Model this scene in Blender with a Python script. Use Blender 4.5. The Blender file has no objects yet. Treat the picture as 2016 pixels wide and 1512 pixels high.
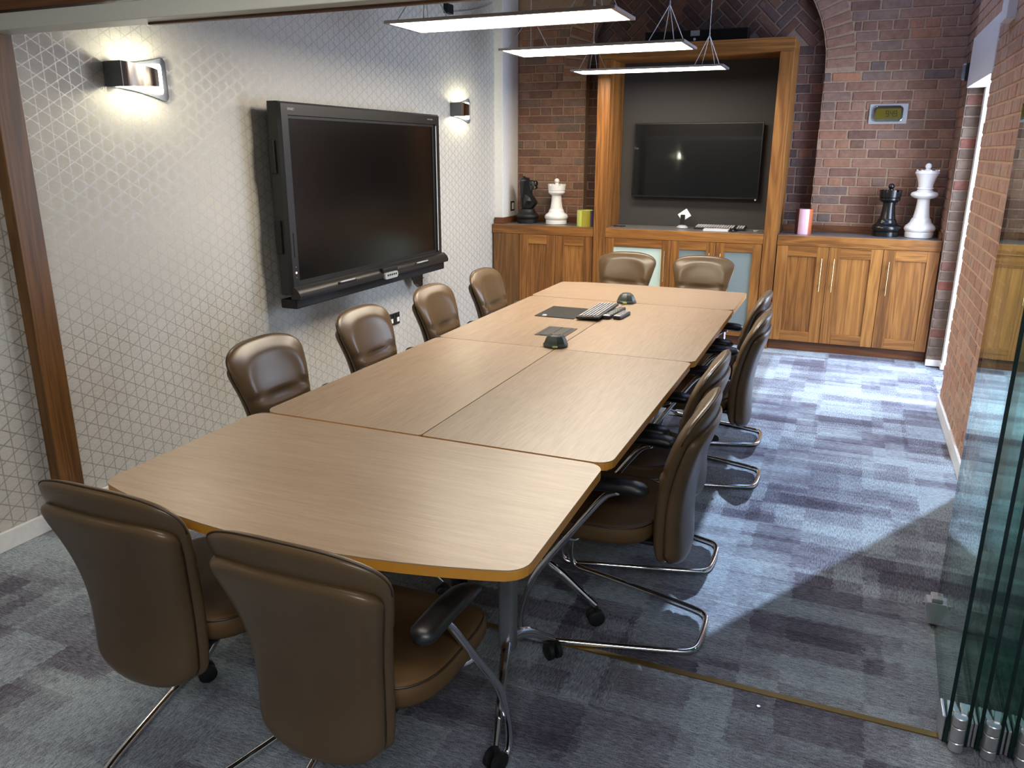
import bpy, bmesh, math, random
from mathutils import Vector, Matrix
random.seed(7)
PI = math.pi
sc = bpy.context.scene
COL = sc.collection

# ------------------------------------------------------------------ camera
CAM_H = 1.62
F_PX, PITCH, YAW, ROLL = 1556.4, 0.285362, 0.398559, 0.0022136
cam = bpy.data.cameras.new('camera')
cam.sensor_fit = 'HORIZONTAL'
cam.sensor_width = 36.0
cam.lens = F_PX / 2016 * 36.0
cam.clip_start = 0.02
camo = bpy.data.objects.new('camera', cam)
COL.objects.link(camo)
fw = Vector((-math.sin(YAW) * math.cos(PITCH), math.cos(YAW) * math.cos(PITCH), -math.sin(PITCH)))
rt = Vector((math.cos(YAW), math.sin(YAW), 0))
up = rt.cross(fw)
r2 = math.cos(ROLL) * rt + math.sin(ROLL) * up
u2 = -math.sin(ROLL) * rt + math.cos(ROLL) * up
mw = Matrix((r2, u2, -fw)).transposed().to_4x4()
mw.translation = (0, 0, CAM_H)
camo.matrix_world = mw
sc.camera = camo

# ------------------------------------------------------------------ world, sun, area lights, exposure
sc.view_settings.view_transform = 'Standard'
sc.view_settings.look = 'None'
sc.view_settings.gamma = 1.0
sc.view_settings.use_curve_mapping = False
sc.view_settings.exposure = 0.0
sc.cycles.max_bounces = 8
sc.cycles.diffuse_bounces = 4
sc.cycles.glossy_bounces = 4
sc.cycles.transparent_max_bounces = 64
sc.cycles.caustics_reflective = False
sc.cycles.caustics_refractive = False

world = bpy.data.worlds.new('World')
sc.world = world
world.use_nodes = True
bg = world.node_tree.nodes['Background']
bg.inputs[0].default_value = (0.42, 0.58, 1.0, 1)
bg.inputs[1].default_value = 1.3


def lamp(name, kind, loc, direction, energy, color, **kw):
    d = bpy.data.lights.new(name, kind)
    d.energy = energy
    d.color = color
    for k, v in kw.items():
        setattr(d, k, v)
    o = bpy.data.objects.new(name, d)
    COL.objects.link(o)
    o.location = loc
    o.rotation_euler = Vector(direction).to_track_quat('-Z', 'Y').to_euler()
    return o


# daylight falling through the added rooflight above the aisle
SUN_DIR = Vector((0.0, -0.16, -1.0))
lamp('daylight_sun', 'SUN', (0, 5, 6), SUN_DIR, 4.2, (0.62, 0.78, 1.0), angle=math.radians(0.6))
# soft sky light entering at the added rooflight
lamp('rooflight_sky', 'AREA', (0.02, 5.3, 3.42), (0, 0, -1), 18, (0.42, 0.56, 1.0), shape='RECTANGLE', size=1.1, size_y=3.4)
# daylight through the doorway in the right wall
lamp('doorway_daylight', 'AREA', (1.15, 6.25, 1.15), (-1, -0.1, -0.25), 105, (0.66, 0.80, 1.0), shape='RECTANGLE', size=1.0, size_y=1.8)
# unseen lamps added on the hall side to brighten the near end
lamp('hall_fill_lamp', 'AREA', (-1.3, 1.15, 2.58), (0, 0, -1), 20, (1.0, 0.90, 0.76), shape='RECTANGLE', size=1.6, size_y=0.5)
lamp('hall_fill_lamp', 'AREA', (0.5, -0.9, 2.58), (0, 0, -1), 62, (0.94, 0.95, 1.0), shape='RECTANGLE', size=1.6, size_y=0.5)

# ------------------------------------------------------------------ helpers


def srgb(r, g, b):
    f = lambda c: (c / 255 / 12.92) if c / 255 <= 0.04045 else ((c / 255 + 0.055) / 1.055) ** 2.4
    return (f(r), f(g), f(b), 1)


def obj(name, me, mat=None, parent=None, loc=None, smooth=False):
    if isinstance(me, bmesh.types.BMesh):
        b = me
        me = bpy.data.meshes.new(name)
        b.normal_update()
        b.to_mesh(me)
        b.free()
    if smooth:
        for p in me.polygons:
            p.use_smooth = True
    o = bpy.data.objects.new(name, me)
    if mat is not None and not me.materials:
        me.materials.append(mat)
    COL.objects.link(o)
    if parent:
        o.parent = parent
    if loc is not None:
        o.location = loc
    return o


def auto(o, ang=35):
    """smooth shading with sharp edges above an angle"""
    me = o.data
    bm = bmesh.new()
    bm.from_mesh(me)
    for f in bm.faces:
        f.smooth = True
    for e in bm.edges:
        if len(e.link_faces) == 2:
            e.smooth = e.calc_face_angle(0) < math.radians(ang)
    bm.to_mesh(me)
    bm.free()
    return o


def thing(name, label, cat, loc=(0, 0, 0), rz=0.0, group=None):
    o = bpy.data.objects.new(name, None)
    o.empty_display_size = 0.1
    COL.objects.link(o)
    o.location = loc
    o.rotation_euler = (0, 0, rz)
    return tag(o, label, cat, group)


def tag(o, label, cat, group=None):
    o['label'] = label
    o['category'] = cat
    if group:
        o['group'] = group
    return o


def struct(o, label=None, cat=None):
    o['kind'] = 'structure'
    if label:
        o['label'] = label
    if cat:
        o['category'] = cat
    return o


def box(bm, x0, x1, y0, y1, z0, z1, bevel=0.0, seg=2, m=None):
    vs = [bm.verts.new((x, y, z)) for x in (x0, x1) for y in (y0, y1) for z in (z0, z1)]
    fs = [bm.faces.new([vs[i] for i in q]) for q in
          ((0, 1, 3, 2), (4, 6, 7, 5), (0, 4, 5, 1), (2, 3, 7, 6), (0, 2, 6, 4), (1, 5, 7, 3))]
    if bevel > 0:
        es = list({e for f in fs for e in f.edges})
        r = bmesh.ops.bevel(bm, geom=es, offset=bevel, segments=seg, profile=0.5, affect='EDGES')
        vs = list({v for f in r['faces'] for v in f.verts} | {v for v in vs if v.is_valid})
    if m is not None:
        bmesh.ops.transform(bm, matrix=m, verts=[v for v in vs if v.is_valid])
    return bm


def nbox(*a, **k):
    return box(bmesh.new(), *a, **k)


def lathe(bm, prof, seg=32, c=(0, 0, 0), cap=True):
    rings = []
    for r, z in prof:
        rings.append([bm.verts.new((c[0] + r * math.cos(2 * PI * i / seg), c[1] + r * math.sin(2 * PI * i / seg), c[2] + z)) for i in range(seg)])
    for a, b in zip(rings, rings[1:]):
        for i in range(seg):
            j = (i + 1) % seg
            bm.faces.new((a[i], a[j], b[j], b[i]))
    if cap:
        bm.faces.new(list(reversed(rings[0])))
        bm.faces.new(rings[-1])
    return bm


def catmull(pts, n=6, closed=False):
    P = [Vector(p) for p in pts]
    out = []
    L = len(P)
    rng = range(L) if closed else range(L - 1)
    for i in rng:
        p0 = P[(i - 1) % L] if (closed or i > 0) else P[0] * 2 - P[1]
        p1, p2 = P[i], P[(i + 1) % L]
        p3 = P[(i + 2) % L] if (closed or i + 2 < L) else P[-1] * 2 - P[-2]
        for k in range(n):
            t = k / n
            out.append(0.5 * ((2 * p1) + (-p0 + p2) * t + (2 * p0 - 5 * p1 + 4 * p2 - p3) * t * t + (-p0 + 3 * p1 - 3 * p2 + p3) * t ** 3))
    if not closed:
        out.append(P[-1])
    return out


def tube(bm, path, r, seg=10, closed=False, cap=True, flat=1.0):
    P = [Vector(p) for p in path]
    n = len(P)
    T = []
    for i in range(n):
        a = P[(i - 1) % n] if (closed or i > 0) else P[i]
        b = P[(i + 1) % n] if (closed or i < n - 1) else P[i]
        T.append((b - a).normalized())
    ref = Vector((0, 0, 1)) if abs(T[0].z) < 0.9 else Vector((1, 0, 0))
    N = (ref - T[0] * ref.dot(T[0])).normalized()
    rings = []
    for i in range(n):
        N = (N - T[i] * N.dot(T[i])).normalized()
        B = T[i].cross(N)
        rr = r[i] if isinstance(r, (list, tuple)) else r
        rings.append([bm.verts.new(P[i] + (N * math.cos(2 * PI * k / seg) + B * math.sin(2 * PI * k / seg) * flat) * rr) for k in range(seg)])
    m = n if closed else n - 1
    for i in range(m):
        a, b = rings[i], rings[(i + 1) % n]
        for k in range(seg):
            j = (k + 1) % seg
            bm.faces.new((a[k], a[j], b[j], b[k]))
    if cap and not closed:
        bm.faces.new(list(reversed(rings[0])))
        bm.faces.new(rings[-1])
    return bm


def prism(bm, poly, z0, z1, bevel=0.0, seg=2, m=None):
    """polygon in xy extruded along z"""
    a = [bm.verts.new((x, y, z0)) for x, y in poly]
    b = [bm.verts.new((x, y, z1)) for x, y in poly]
    n = len(poly)
    fs = [bm.faces.new(list(reversed(a))), bm.faces.new(b)]
    for i in range(n):
        j = (i + 1) % n
        fs.append(bm.faces.new((a[i], a[j], b[j], b[i])))
    vs = a + b
    if bevel > 0:
        es = list({e for f in fs[:2] for e in f.edges})
        r = bmesh.ops.bevel(bm, geom=es, offset=bevel, segments=seg, profile=0.5, affect='EDGES')
        vs = list({v for f in r['faces'] for v in f.verts} | {v for v in vs if v.is_valid})
    bmesh.ops.recalc_face_normals(bm, faces=bm.faces[:])
    if m is not None:
        bmesh.ops.transform(bm, matrix=m, verts=[v for v in vs if v.is_valid])
    return bm


def rounded(x0, x1, y0, y1, r, n=5):
    out = []
    for cx, cy, a0 in ((x1 - r, y1 - r, 0), (x0 + r, y1 - r, 90), (x0 + r, y0 + r, 180), (x1 - r, y0 + r, 270)):
        for k in range(n + 1):
            a = math.radians(a0 + 90 * k / n)
            out.append((cx + r * math.cos(a), cy + r * math.sin(a)))
    return out


def rounded_poly(pts, r, n=5):
    """polygon (ccw list of points) with the flagged corners rounded: pts = (x, y, r)"""
    out = []
    N = len(pts)
    for i in range(N):
        p = Vector(pts[i][:2]); rr = pts[i][2]
        if rr <= 0:
            out.append(tuple(p)); continue
        a = (Vector(pts[i - 1][:2]) - p).normalized(); b = (Vector(pts[(i + 1) % N][:2]) - p).normalized()
        half = a.angle(b) / 2
        d = rr / math.tan(half)
        cen = p + (a + b).normalized() * (rr / math.sin(half))
        s = p + a * d - cen; e = p + b * d - cen
        a0 = math.atan2(s.y, s.x); a1 = math.atan2(e.y, e.x)
        da = (a1 - a0 + PI) % (2 * PI) - PI
        for k in range(n + 1):
            an = a0 + da * k / n
            out.append((cen.x + rr * math.cos(an), cen.y + rr * math.sin(an)))
    return out


def lettering(name, txt, size, depth, offset, mat, parent):
    c = bpy.data.curves.new(name, 'FONT')
    c.body = txt; c.size = size; c.extrude = depth; c.offset = offset
    tmp = bpy.data.objects.new(name, c)
    COL.objects.link(tmp)
    dg = bpy.context.evaluated_depsgraph_get()
    me = bpy.data.meshes.new_from_object(tmp.evaluated_get(dg))
    bpy.data.objects.remove(tmp)
    bpy.data.curves.remove(c)
    me.name = name
    me.materials.clear()
    return obj(name, me, mat, parent)


def dup(root, loc, rz, label=None, name=None):
    r = root.copy()
    COL.objects.link(r)
    r.location = loc
    r.rotation_euler = (0, 0, rz)
    if label:
        r['label'] = label
    for ch in list(root.children):
        c = ch.copy()
        COL.objects.link(c)
        c.parent = r
        for g in list(ch.children):
            d = g.copy()
            COL.objects.link(d)
            d.parent = c
    return r


# ------------------------------------------------------------------ materials
class NT:
    def __init__(self, name):
        self.mat = bpy.data.materials.new(name)
        self.mat.use_nodes = True
        self.t = self.mat.node_tree
        self.b = self.t.nodes['Principled BSDF']
        self.out = self.t.nodes['Material Output']

    def n(self, typ, **kw):
        nd = self.t.nodes.new(typ)
        for k, v in kw.items():
            if isinstance(k, str) and hasattr(nd, k):
                setattr(nd, k, v)
        return nd

    def l(self, a, b):
        self.t.links.new(a, b)

    def set(self, **kw):
        for k, v in kw.items():
            self.b.inputs[k.replace('_', ' ')].default_value = v
        return self

    def math(self, op, a, b=None, c=None):
        m = self.n('ShaderNodeMath', operation=op)
        for i, v in enumerate((a, b, c)):
            if v is None:
                continue
            if hasattr(v, 'is_linked'):
                self.l(v, m.inputs[i])
            else:
                m.inputs[i].default_value = v
        return m.outputs[0]

    def mix(self, fac, a, b, blend='MIX'):
        m = self.n('ShaderNodeMix', data_type='RGBA', blend_type=blend)
        for i, v in ((0, fac), (6, a), (7, b)):
            if hasattr(v, 'is_linked'):
                self.l(v, m.inputs[i])
            else:
                m.inputs[i].default_value = v
        return m.outputs[2]

    def ramp(self, fac, stops, interp='LINEAR'):
        r = self.n('ShaderNodeValToRGB')
        r.color_ramp.interpolation = interp
        e = r.color_ramp.elements
        while len(e) > 1:
            e.remove(e[-1])
        e[0].position, e[0].color = stops[0]
        for p, c in stops[1:]:
            k = e.new(p)
            k.color = c
        self.l(fac, r.inputs[0])
        return r.outputs[0]

    def coords(self, kind='Object', scale=(1, 1, 1), rot=(0, 0, 0), loc=None):
        tc = self.n('ShaderNodeTexCoord')
        mp = self.n('ShaderNodeMapping')
        self.l(tc.outputs[kind], mp.inputs[0])
        mp.inputs[3].default_value = scale
        mp.inputs[2].default_value = rot
        if loc is not None:
            if hasattr(loc, 'is_linked'):
                self.l(loc, mp.inputs[1])
            else:
                mp.inputs[1].default_value = loc
        return mp.outputs[0]

    def noise(self, vec, scale, detail=4, rough=0.55, dist=0.0):
        n = self.n('ShaderNodeTexNoise')
        self.l(vec, n.inputs['Vector'])
        n.inputs['Scale'].default_value = scale
        n.inputs['Detail'].default_value = detail
        n.inputs['Roughness'].default_value = rough
        n.inputs['Distortion'].default_value = dist
        return n.outputs[0]

    def bump(self, h, strength=0.2, dist=0.002):
        b = self.n('ShaderNodeBump')
        b.inputs['Strength'].default_value = strength
        b.inputs['Distance'].default_value = dist
        self.l(h, b.inputs['Height'])
        self.l(b.outputs[0], self.b.inputs['Normal'])


def plain(name, col, rough=0.5, metal=0.0, noise=0.04, nscale=40, bump=0.0, coat=0.0, spec=0.5):
    t = NT(name)
    t.set(Roughness=rough, Metallic=metal)
    t.b.inputs['Coat Weight'].default_value = coat
    t.b.inputs['Specular IOR Level'].default_value = spec
    v = t.coords()
    nz = t.noise(v, nscale, 3)
    c0 = tuple(max(0, c * (1 - noise)) for c in col[:3]) + (1,)
    c1 = tuple(min(1, c * (1 + noise)) for c in col[:3]) + (1,)
    t.l(t.ramp(nz, [(0.3, c0), (0.7, c1)]), t.b.inputs['Base Color'])
    if bump:
        t.bump(nz, bump, 0.001)
    return t.mat


def wood(name, dark, mid, light, axis='z', scale=1.0, rough=0.42, coat=0.0, rings=0.22, fs=90):
    t = NT(name)
    t.set(Roughness=rough)
    t.b.inputs['Coat Weight'].default_value = coat
    s = {'x': (0.06, 1, 1), 'y': (1, 0.06, 1), 'z': (1, 1, 0.06)}[axis]
    oi = t.n('ShaderNodeObjectInfo')
    off = t.n('ShaderNodeCombineXYZ')
    rr = t.math('MULTIPLY', oi.outputs['Random'], 7.0)
    for i in range(3):
        t.l(rr, off.inputs[i])
    v = t.coords(scale=tuple(k * scale for k in s), loc=off.outputs[0])
    big = t.noise(v, 7, 3, 0.5, 1.2)
    ring = t.math('SINE', t.math('MULTIPLY', big, 42))
    ring = t.math('MULTIPLY_ADD', ring, 0.5, 0.5)
    fine = t.noise(v, fs, 4, 0.6)
    tone = t.noise(v, 2.5, 2, 0.5)
    f = t.math('ADD', t.math('MULTIPLY', ring, rings), t.math('ADD', t.math('MULTIPLY', fine, 0.64 - rings), t.math('MULTIPLY', tone, 0.42)))
    f = t.math('ADD', f, t.math('MULTIPLY_ADD', oi.outputs['Random'], 0.16, -0.08))
    t.l(t.ramp(f, [(0.28, dark), (0.52, mid), (0.80, light)]), t.b.inputs['Base Color'])
    t.bump(fine, 0.12, 0.0006)
    return t.mat


OAK = (srgb(90, 54, 21), srgb(131, 84, 36), srgb(162, 111, 54))
M = {}
M['oak_v'] = wood('oak_vertical_grain', *OAK, axis='z')
M['oak_h'] = wood('oak_horizontal_grain', *OAK, axis='x')
M['oak_dark_x'] = wood('dark_oak_x', srgb(74, 43, 22), srgb(100, 60, 32), srgb(122, 78, 44), axis='x')
M['oak_dark_v'] = wood('dark_oak_vertical', srgb(82, 53, 24), srgb(110, 73, 34), srgb(134, 93, 50), axis='z', rough=0.35)
M['oak_dark_y'] = wood('dark_oak_y', srgb(74, 43, 22), srgb(100, 60, 32), srgb(122, 78, 44), axis='y')
LAM = (srgb(128, 106, 85), srgb(151, 128, 105), srgb(168, 146, 122))
M['lam_x'] = wood('table_laminate_x', *LAM, axis='x', rough=0.34, rings=0.05, fs=150)
M['lam_y'] = wood('table_laminate_y', *LAM, axis='y', rough=0.34, rings=0.05, fs=150)
M['edge'] = plain('beech_edge_band', srgb(200, 138, 48), 0.45, noise=0.06)
M['white_paint'] = plain('white_paint', srgb(222, 222, 222), 0.5)
M['white_gloss'] = plain('white_gloss_plastic', srgb(235, 235, 236), 0.22, noise=0.01)
M['black_gloss'] = plain('black_gloss_plastic', srgb(18, 18, 20), 0.25, noise=0.1)
M['black_matt'] = plain('black_matt_plastic', srgb(22, 22, 24), 0.5, noise=0.1, spec=0.35)
M['charcoal'] = plain('charcoal_plastic', srgb(40, 38, 36), 0.5, noise=0.05, spec=0.3)
M['arm_black'] = plain('armrest_black_rubber', srgb(20, 20, 24), 0.38, noise=0.1, spec=0.6)
M['chrome'] = plain('chrome', (0.78, 0.78, 0.80, 1), 0.10, metal=1.0, noise=0.01)
M['alu'] = plain('brushed_aluminium', (0.62, 0.63, 0.65, 1), 0.34, metal=0.85, noise=0.03)
M['steel_grey'] = plain('grey_powder_coat', srgb(120, 122, 126), 0.38, metal=0.4)
M['track'] = plain('pale_anodised_track', srgb(206, 210, 206), 0.4, metal=0.15, noise=0.02)
M['sconce_chrome'] = plain('smoked_chrome', (0.36, 0.33, 0.31, 1), 0.16, metal=1.0, noise=0.01)
M['brass'] = plain('brass_strip', srgb(120, 96, 48), 0.4, metal=0.7)
M['handle'] = plain('satin_gold_handle', srgb(176, 150, 112), 0.34, metal=1.0)
M['grey_top'] = plain('grey_counter_laminate', srgb(98, 96, 95), 0.3, noise=0.05, nscale=20)
M['panel_grey'] = plain('charcoal_fabric_panel', srgb(52, 51, 50), 0.75, noise=0.06, nscale=120, bump=0.2)
M['rubber'] = plain('castor_rubber', srgb(14, 14, 15), 0.6)
M['tv_frame'] = plain('satin_black_tv_frame', srgb(30, 30, 31), 0.42, noise=0.05)
M['tv_grey'] = plain('dark_grey_tv_bezel', srgb(34, 33, 32), 0.33, metal=0.2, noise=0.03)
M['screen'] = plain('glossy_black_screen', srgb(6, 7, 11), 0.30, noise=0.02, spec=0.12, coat=0.8)
M['screen_matt'] = plain('anti_glare_screen', srgb(10, 9, 8), 0.20, noise=0.02, spec=0.45)
M['pod'] = plain('grey_green_pod', srgb(58, 66, 64), 0.42)
M['key'] = plain('silver_keycaps', srgb(168, 168, 170), 0.4)
M['keybase'] = plain('dark_keyboard_body', srgb(24, 24, 25), 0.5)
M['silver'] = plain('silver_plastic', srgb(170, 172, 175), 0.35, metal=0.2)
M['lime'] = plain('lime_paper', srgb(204, 212, 110), 0.5)
M['olive'] = plain('olive_paper', srgb(160, 150, 48), 0.5)
M['violet'] = plain('violet_paper', srgb(88, 82, 110), 0.5)
M['pink'] = plain('pink_cover', srgb(218, 178, 196), 0.5)
M['orange'] = plain('orange_cover', srgb(178, 90, 50), 0.5)
M['plum'] = plain('plum_cover', srgb(60, 30, 36), 0.5)
M['frost_lit'] = plain('frosted_glass_lit', srgb(196, 216, 206), 0.32, noise=0.01)  # lit look of this door put into a paler base colour
M['frost_grey'] = plain('frosted_glass_grey', srgb(122, 134, 134), 0.32, noise=0.01)
M['mortar'] = plain('lime_mortar', srgb(152, 127, 106), 0.95, noise=0.16, nscale=60, bump=0.5)
M['mortar_dark'] = plain('dark_mortar', srgb(122, 103, 90), 0.95, noise=0.2, nscale=60, bump=0.5)  # darker tone puts recess shade into the colour; also tones down the pier
M['mortar_pink'] = plain('pink_mortar', srgb(200, 164, 138), 0.95, noise=0.12, nscale=60, bump=0.5)
M['ceiling'] = plain('ceiling_paint', srgb(120, 118, 115), 0.8)
M['hall'] = plain('hall_wall_paint', srgb(196, 204, 200), 0.7)
M['olive_lcd'] = plain('olive_lcd', srgb(92, 82, 14), 0.3)
M['lcd_digit'] = plain('dark_lcd_digit', srgb(30, 26, 6), 0.4)
M['piping'] = plain('leather_piping', srgb(46, 34, 24), 0.4)
M['nickel'] = plain('dark_nickel_plate', srgb(60, 54, 46), 0.35, metal=0.7)
M['led_green'] = plain('green_indicator', srgb(190, 200, 110), 0.4)


def emit(name, col, strength):
    t = NT(name)
    t.b.inputs['Base Color'].default_value = (0.9, 0.9, 0.9, 1)
    t.b.inputs['Emission Color'].default_value = col
    t.b.inputs['Emission Strength'].default_value = strength
    return t.mat


M['led'] = emit('led_panel_diffuser', (1.0, 0.89, 0.72, 1), 34)
M['bulb'] = emit('sconce_diffuser', (1.0, 0.96, 0.78, 1), 12)
M['bulb_hot'] = emit('sconce_bulb', (1.0, 0.94, 0.66, 1), 300.0)
M['sconce_grey'] = plain('dark_satin_sconce', srgb(108, 112, 116), 0.4, metal=0.3)
M['led_red'] = emit('red_power_led', (1.0, 0.25, 0.2, 1), 3.0)


def mat_brick(name, stops, rough=0.85):
    t = NT(name)
    t.set(Roughness=rough)
    t.b.inputs['Specular IOR Level'].default_value = 0.25
    oi = t.n('ShaderNodeObjectInfo')
    base = t.ramp(oi.outputs['Random'], stops)
    g = t.n('ShaderNodeNewGeometry')
    n1 = t.noise(g.outputs['Position'], 22, 5, 0.65)
    n2 = t.noise(g.outputs['Position'], 160, 3, 0.6)
    v = t.ramp(n1, [(0.25, (0.70, 0.68, 0.68, 1)), (0.75, (1.18, 1.16, 1.14, 1))])
    c = t.mix(1.0, base, v, 'MULTIPLY')
    n3 = t.noise(g.outputs['Position'], 9, 4, 0.7)
    lime = t.ramp(n3, [(0.62, (0, 0, 0, 1)), (0.80, (0.45, 0.45, 0.45, 1))])
    c = t.mix(lime, c, srgb(150, 126, 108))
    t.l(c, t.b.inputs['Base Color'])
    t.bump(t.math('ADD', t.math('MULTIPLY', n1, 0.6), t.math('MULTIPLY', n2, 0.5)), 0.6, 0.004)
    return t.mat


M['brick'] = mat_brick('old_red_brick', [(0.0, srgb(112, 86, 76)), (0.25, srgb(134, 100, 84)), (0.5, srgb(146, 112, 95)), (0.7, srgb(130, 107, 96)), (0.85, srgb(110, 96, 90)), (1.0, srgb(160, 114, 88))])
M['brick_shade'] = mat_brick('shaded_recess_brick', [(0.0, srgb(76, 60, 58)), (0.4, srgb(106, 76, 66)), (0.7, srgb(92, 78, 74)), (1.0, srgb(128, 90, 72))])  # shadow of the recess put into the brick colours
M['brick_grey'] = mat_brick('grey_header_brick', [(0.0, srgb(84, 70, 62)), (0.5, srgb(108, 92, 80)), (0.8, srgb(96, 84, 76)), (1.0, srgb(112, 66, 56))])
M['brick_orange'] = mat_brick('orange_brick', [(0.0, srgb(166, 130, 112)), (0.4, srgb(184, 150, 130)), (0.7, srgb(174, 148, 130)), (1.0, srgb(178, 136, 118))])


def mat_leather():
    t = NT('brown_leather')
    t.set(Roughness=0.36)
    t.b.inputs['Specular IOR Level'].default_value = 0.38
    v = t.coords()
    n = t.noise(v, 3.0, 3)
    t.l(t.ramp(n, [(0.3, srgb(80, 62, 42)), (0.7, srgb(93, 74, 51))]), t.b.inputs['Base Color'])
    gr = t.noise(v, 260, 2)
    t.bump(gr, 0.06, 0.0004)
    t.set(Roughness=0.30)
    return t.mat


M['leather'] = mat_leather()
M['seat_leather'] = plain('worn_seat_leather', srgb(92, 70, 46), 0.55, noise=0.06, nscale=6, spec=0.15)


def mat_wallpaper():
    t = NT('geometric_wallpaper')
    tc = t.n('ShaderNodeTexCoord')
    sp = t.n('ShaderNodeSeparateXYZ')
    t.l(tc.outputs['Object'], sp.inputs[0])
    y, z = sp.outputs['Y'], sp.outputs['Z']
    A = 0.0685
    S = A * math.sqrt(3) / 2
    wob = t.noise(tc.outputs['Object'], 60, 2)
    wob = t.math('MULTIPLY_ADD', wob, 0.0016, -0.0008)
    best = None
    for (ny, nz) in ((1, 0), (0.5, math.sqrt(3) / 2), (-0.5, math.sqrt(3) / 2)):
        d = t.math('ADD', t.math('MULTIPLY', y, ny / S), t.math('MULTIPLY_ADD', z, nz / S, 0.29 / S * (1 if ny == 1 else 0) + 200.0))
        fr = t.math('FRACT', d)
        a = t.math('MULTIPLY', t.math('ABSOLUTE', t.math('SUBTRACT', fr, 0.5)), S)     # distance to line at fract = .5
        best = a if best is None else t.math('MINIMUM', best, a)
    best = t.math('ADD', best, wob)
    line = t.n('ShaderNodeMapRange')
    t.l(best, line.inputs[0])
    line.inputs[1].default_value = 0.0014
    line.inputs[2].default_value = 0.0034
    line.inputs[3].default_value = 1.0
    line.inputs[4].default_value = 0.0
    brk = t.noise(tc.outputs['Object'], 150, 2)
    f = t.math('MULTIPLY', line.outputs[0], t.ramp(brk, [(0.3, (0.55, 0.55, 0.55, 1)), (0.55, (1, 1, 1, 1))]))
    v = t.coords(scale=(1, 6, 120))
    weave = t.noise(v, 5, 4, 0.6)
    base = t.ramp(weave, [(0.25, srgb(180, 177, 170)), (0.75, srgb(202, 199, 192))])
    c = t.mix(f, base, srgb(168, 165, 157))
    t.l(c, t.b.inputs['Base Color'])
    t.l(t.math('MULTIPLY_ADD', f, -0.22, 0.62), t.b.inputs['Roughness'])
    t.l(t.math('MULTIPLY', f, 0.5), t.b.inputs['Metallic'])
    t.bump(weave, 0.15, 0.0008)
    return t.mat


M['wallpaper'] = mat_wallpaper()


def mat_carpet():
    t = NT('patchwork_carpet')
    t.set(Roughness=0.95)
    t.b.inputs['Specular IOR Level'].default_value = 0.1
    g = t.n('ShaderNodeNewGeometry')
    P = g.outputs['Position']

    # frayed edges: the patches are woven into each other
    wv = t.n('ShaderNodeTexNoise')
    t.l(P, wv.inputs['Vector'])
    wv.inputs['Scale'].default_value = 55
    wv.inputs['Detail'].default_value = 3
    wsub = t.n('ShaderNodeVectorMath', operation='MULTIPLY_ADD')
    t.l(wv.outputs[1], wsub.inputs[0])
    wsub.inputs[1].default_value = (0.05, 0.022, 0)
    t.l(P, wsub.inputs[2])
    PW = wsub.outputs[0]

    def cells(sx, sy, off):
        mp = t.n('ShaderNodeMapping')
        t.l(PW, mp.inputs[0])
        mp.inputs[1].default_value = off
        mp.inputs[3].default_value = (1 / sx, 1 / sy, 1)
        sp = t.n('ShaderNodeSeparateXYZ')
        t.l(mp.outputs[0], sp.inputs[0])
        cb = t.n('ShaderNodeCombineXYZ')
        t.l(t.math('FLOOR', sp.outputs[0]), cb.inputs[0])
        t.l(t.math('FLOOR', sp.outputs[1]), cb.inputs[1])
        w = t.n('ShaderNodeTexWhiteNoise', noise_dimensions='2D')
        t.l(cb.outputs[0], w.inputs[0])
        return w.outputs[0]
    a = cells(0.5, 0.125, (0.3, 0.1, 0))
    b = cells(0.1667, 0.25, (5.3, 2.1, 0))
    c = cells(0.5, 0.5, (10, 10, 0))
    d = cells(0.25, 0.25, (3.1, 7.7, 0))
    e = cells(0.25, 0.0625, (1.1, 3.7, 0))
    cloud = t.noise(P, 2.2, 4, 0.6)
    f = t.math('ADD', t.math('MULTIPLY', a, 0.20), t.math('ADD', t.math('MULTIPLY', b, 0.20), t.math('ADD', t.math('MULTIPLY', e, 0.12), t.math('MULTIPLY', d, 0.22))))
    f = t.math('ADD', f, t.math('MULTIPLY_ADD', cloud, 0.55, -0.02))
    # tufted ribs, direction alternating from tile to tile
    n1 = t.noise(P, 260, 2, 0.7)
    mpx = t.n('ShaderNodeMapping'); t.l(P, mpx.inputs[0]); mpx.inputs[3].default_value = (1.0, 0.18, 1)
    mpy = t.n('ShaderNodeMapping'); t.l(P, mpy.inputs[0]); mpy.inputs[3].default_value = (0.18, 1.0, 1)
    rx = t.noise(mpx.outputs[0], 190, 3, 0.7)
    ry = t.noise(mpy.outputs[0], 190, 3, 0.7)
    sel = t.math('GREATER_THAN', c, 0.5)
    mixr = t.n('ShaderNodeMix', data_type='FLOAT')
    t.l(sel, mixr.inputs[0]); t.l(rx, mixr.inputs[2]); t.l(ry, mixr.inputs[3])
    rib = mixr.outputs[0]
    f = t.math('MULTIPLY_ADD', f, 1.25, -0.125)
    f2 = t.math('ADD', f, t.math('MULTIPLY_ADD', rib, 0.34, -0.17))
    col = t.ramp(f2, [(0.20, srgb(72, 68, 79)), (0.44, srgb(102, 100, 112)), (0.62, srgb(130, 133, 143)), (0.88, srgb(160, 171, 179))])
    sp = t.ramp(t.math('ADD', t.math('MULTIPLY', n1, 0.5), t.math('MULTIPLY', rib, 0.5)), [(0.36, (0.36, 0.36, 0.38, 1)), (0.60, (1.26, 1.26, 1.26, 1))])
    t.l(t.mix(1.0, col, sp, 'MULTIPLY'), t.b.inputs['Base Color'])
    t.bump(t.math('ADD', n1, rib), 0.7, 0.004)
    return t.mat


M['carpet'] = mat_carpet()


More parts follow.
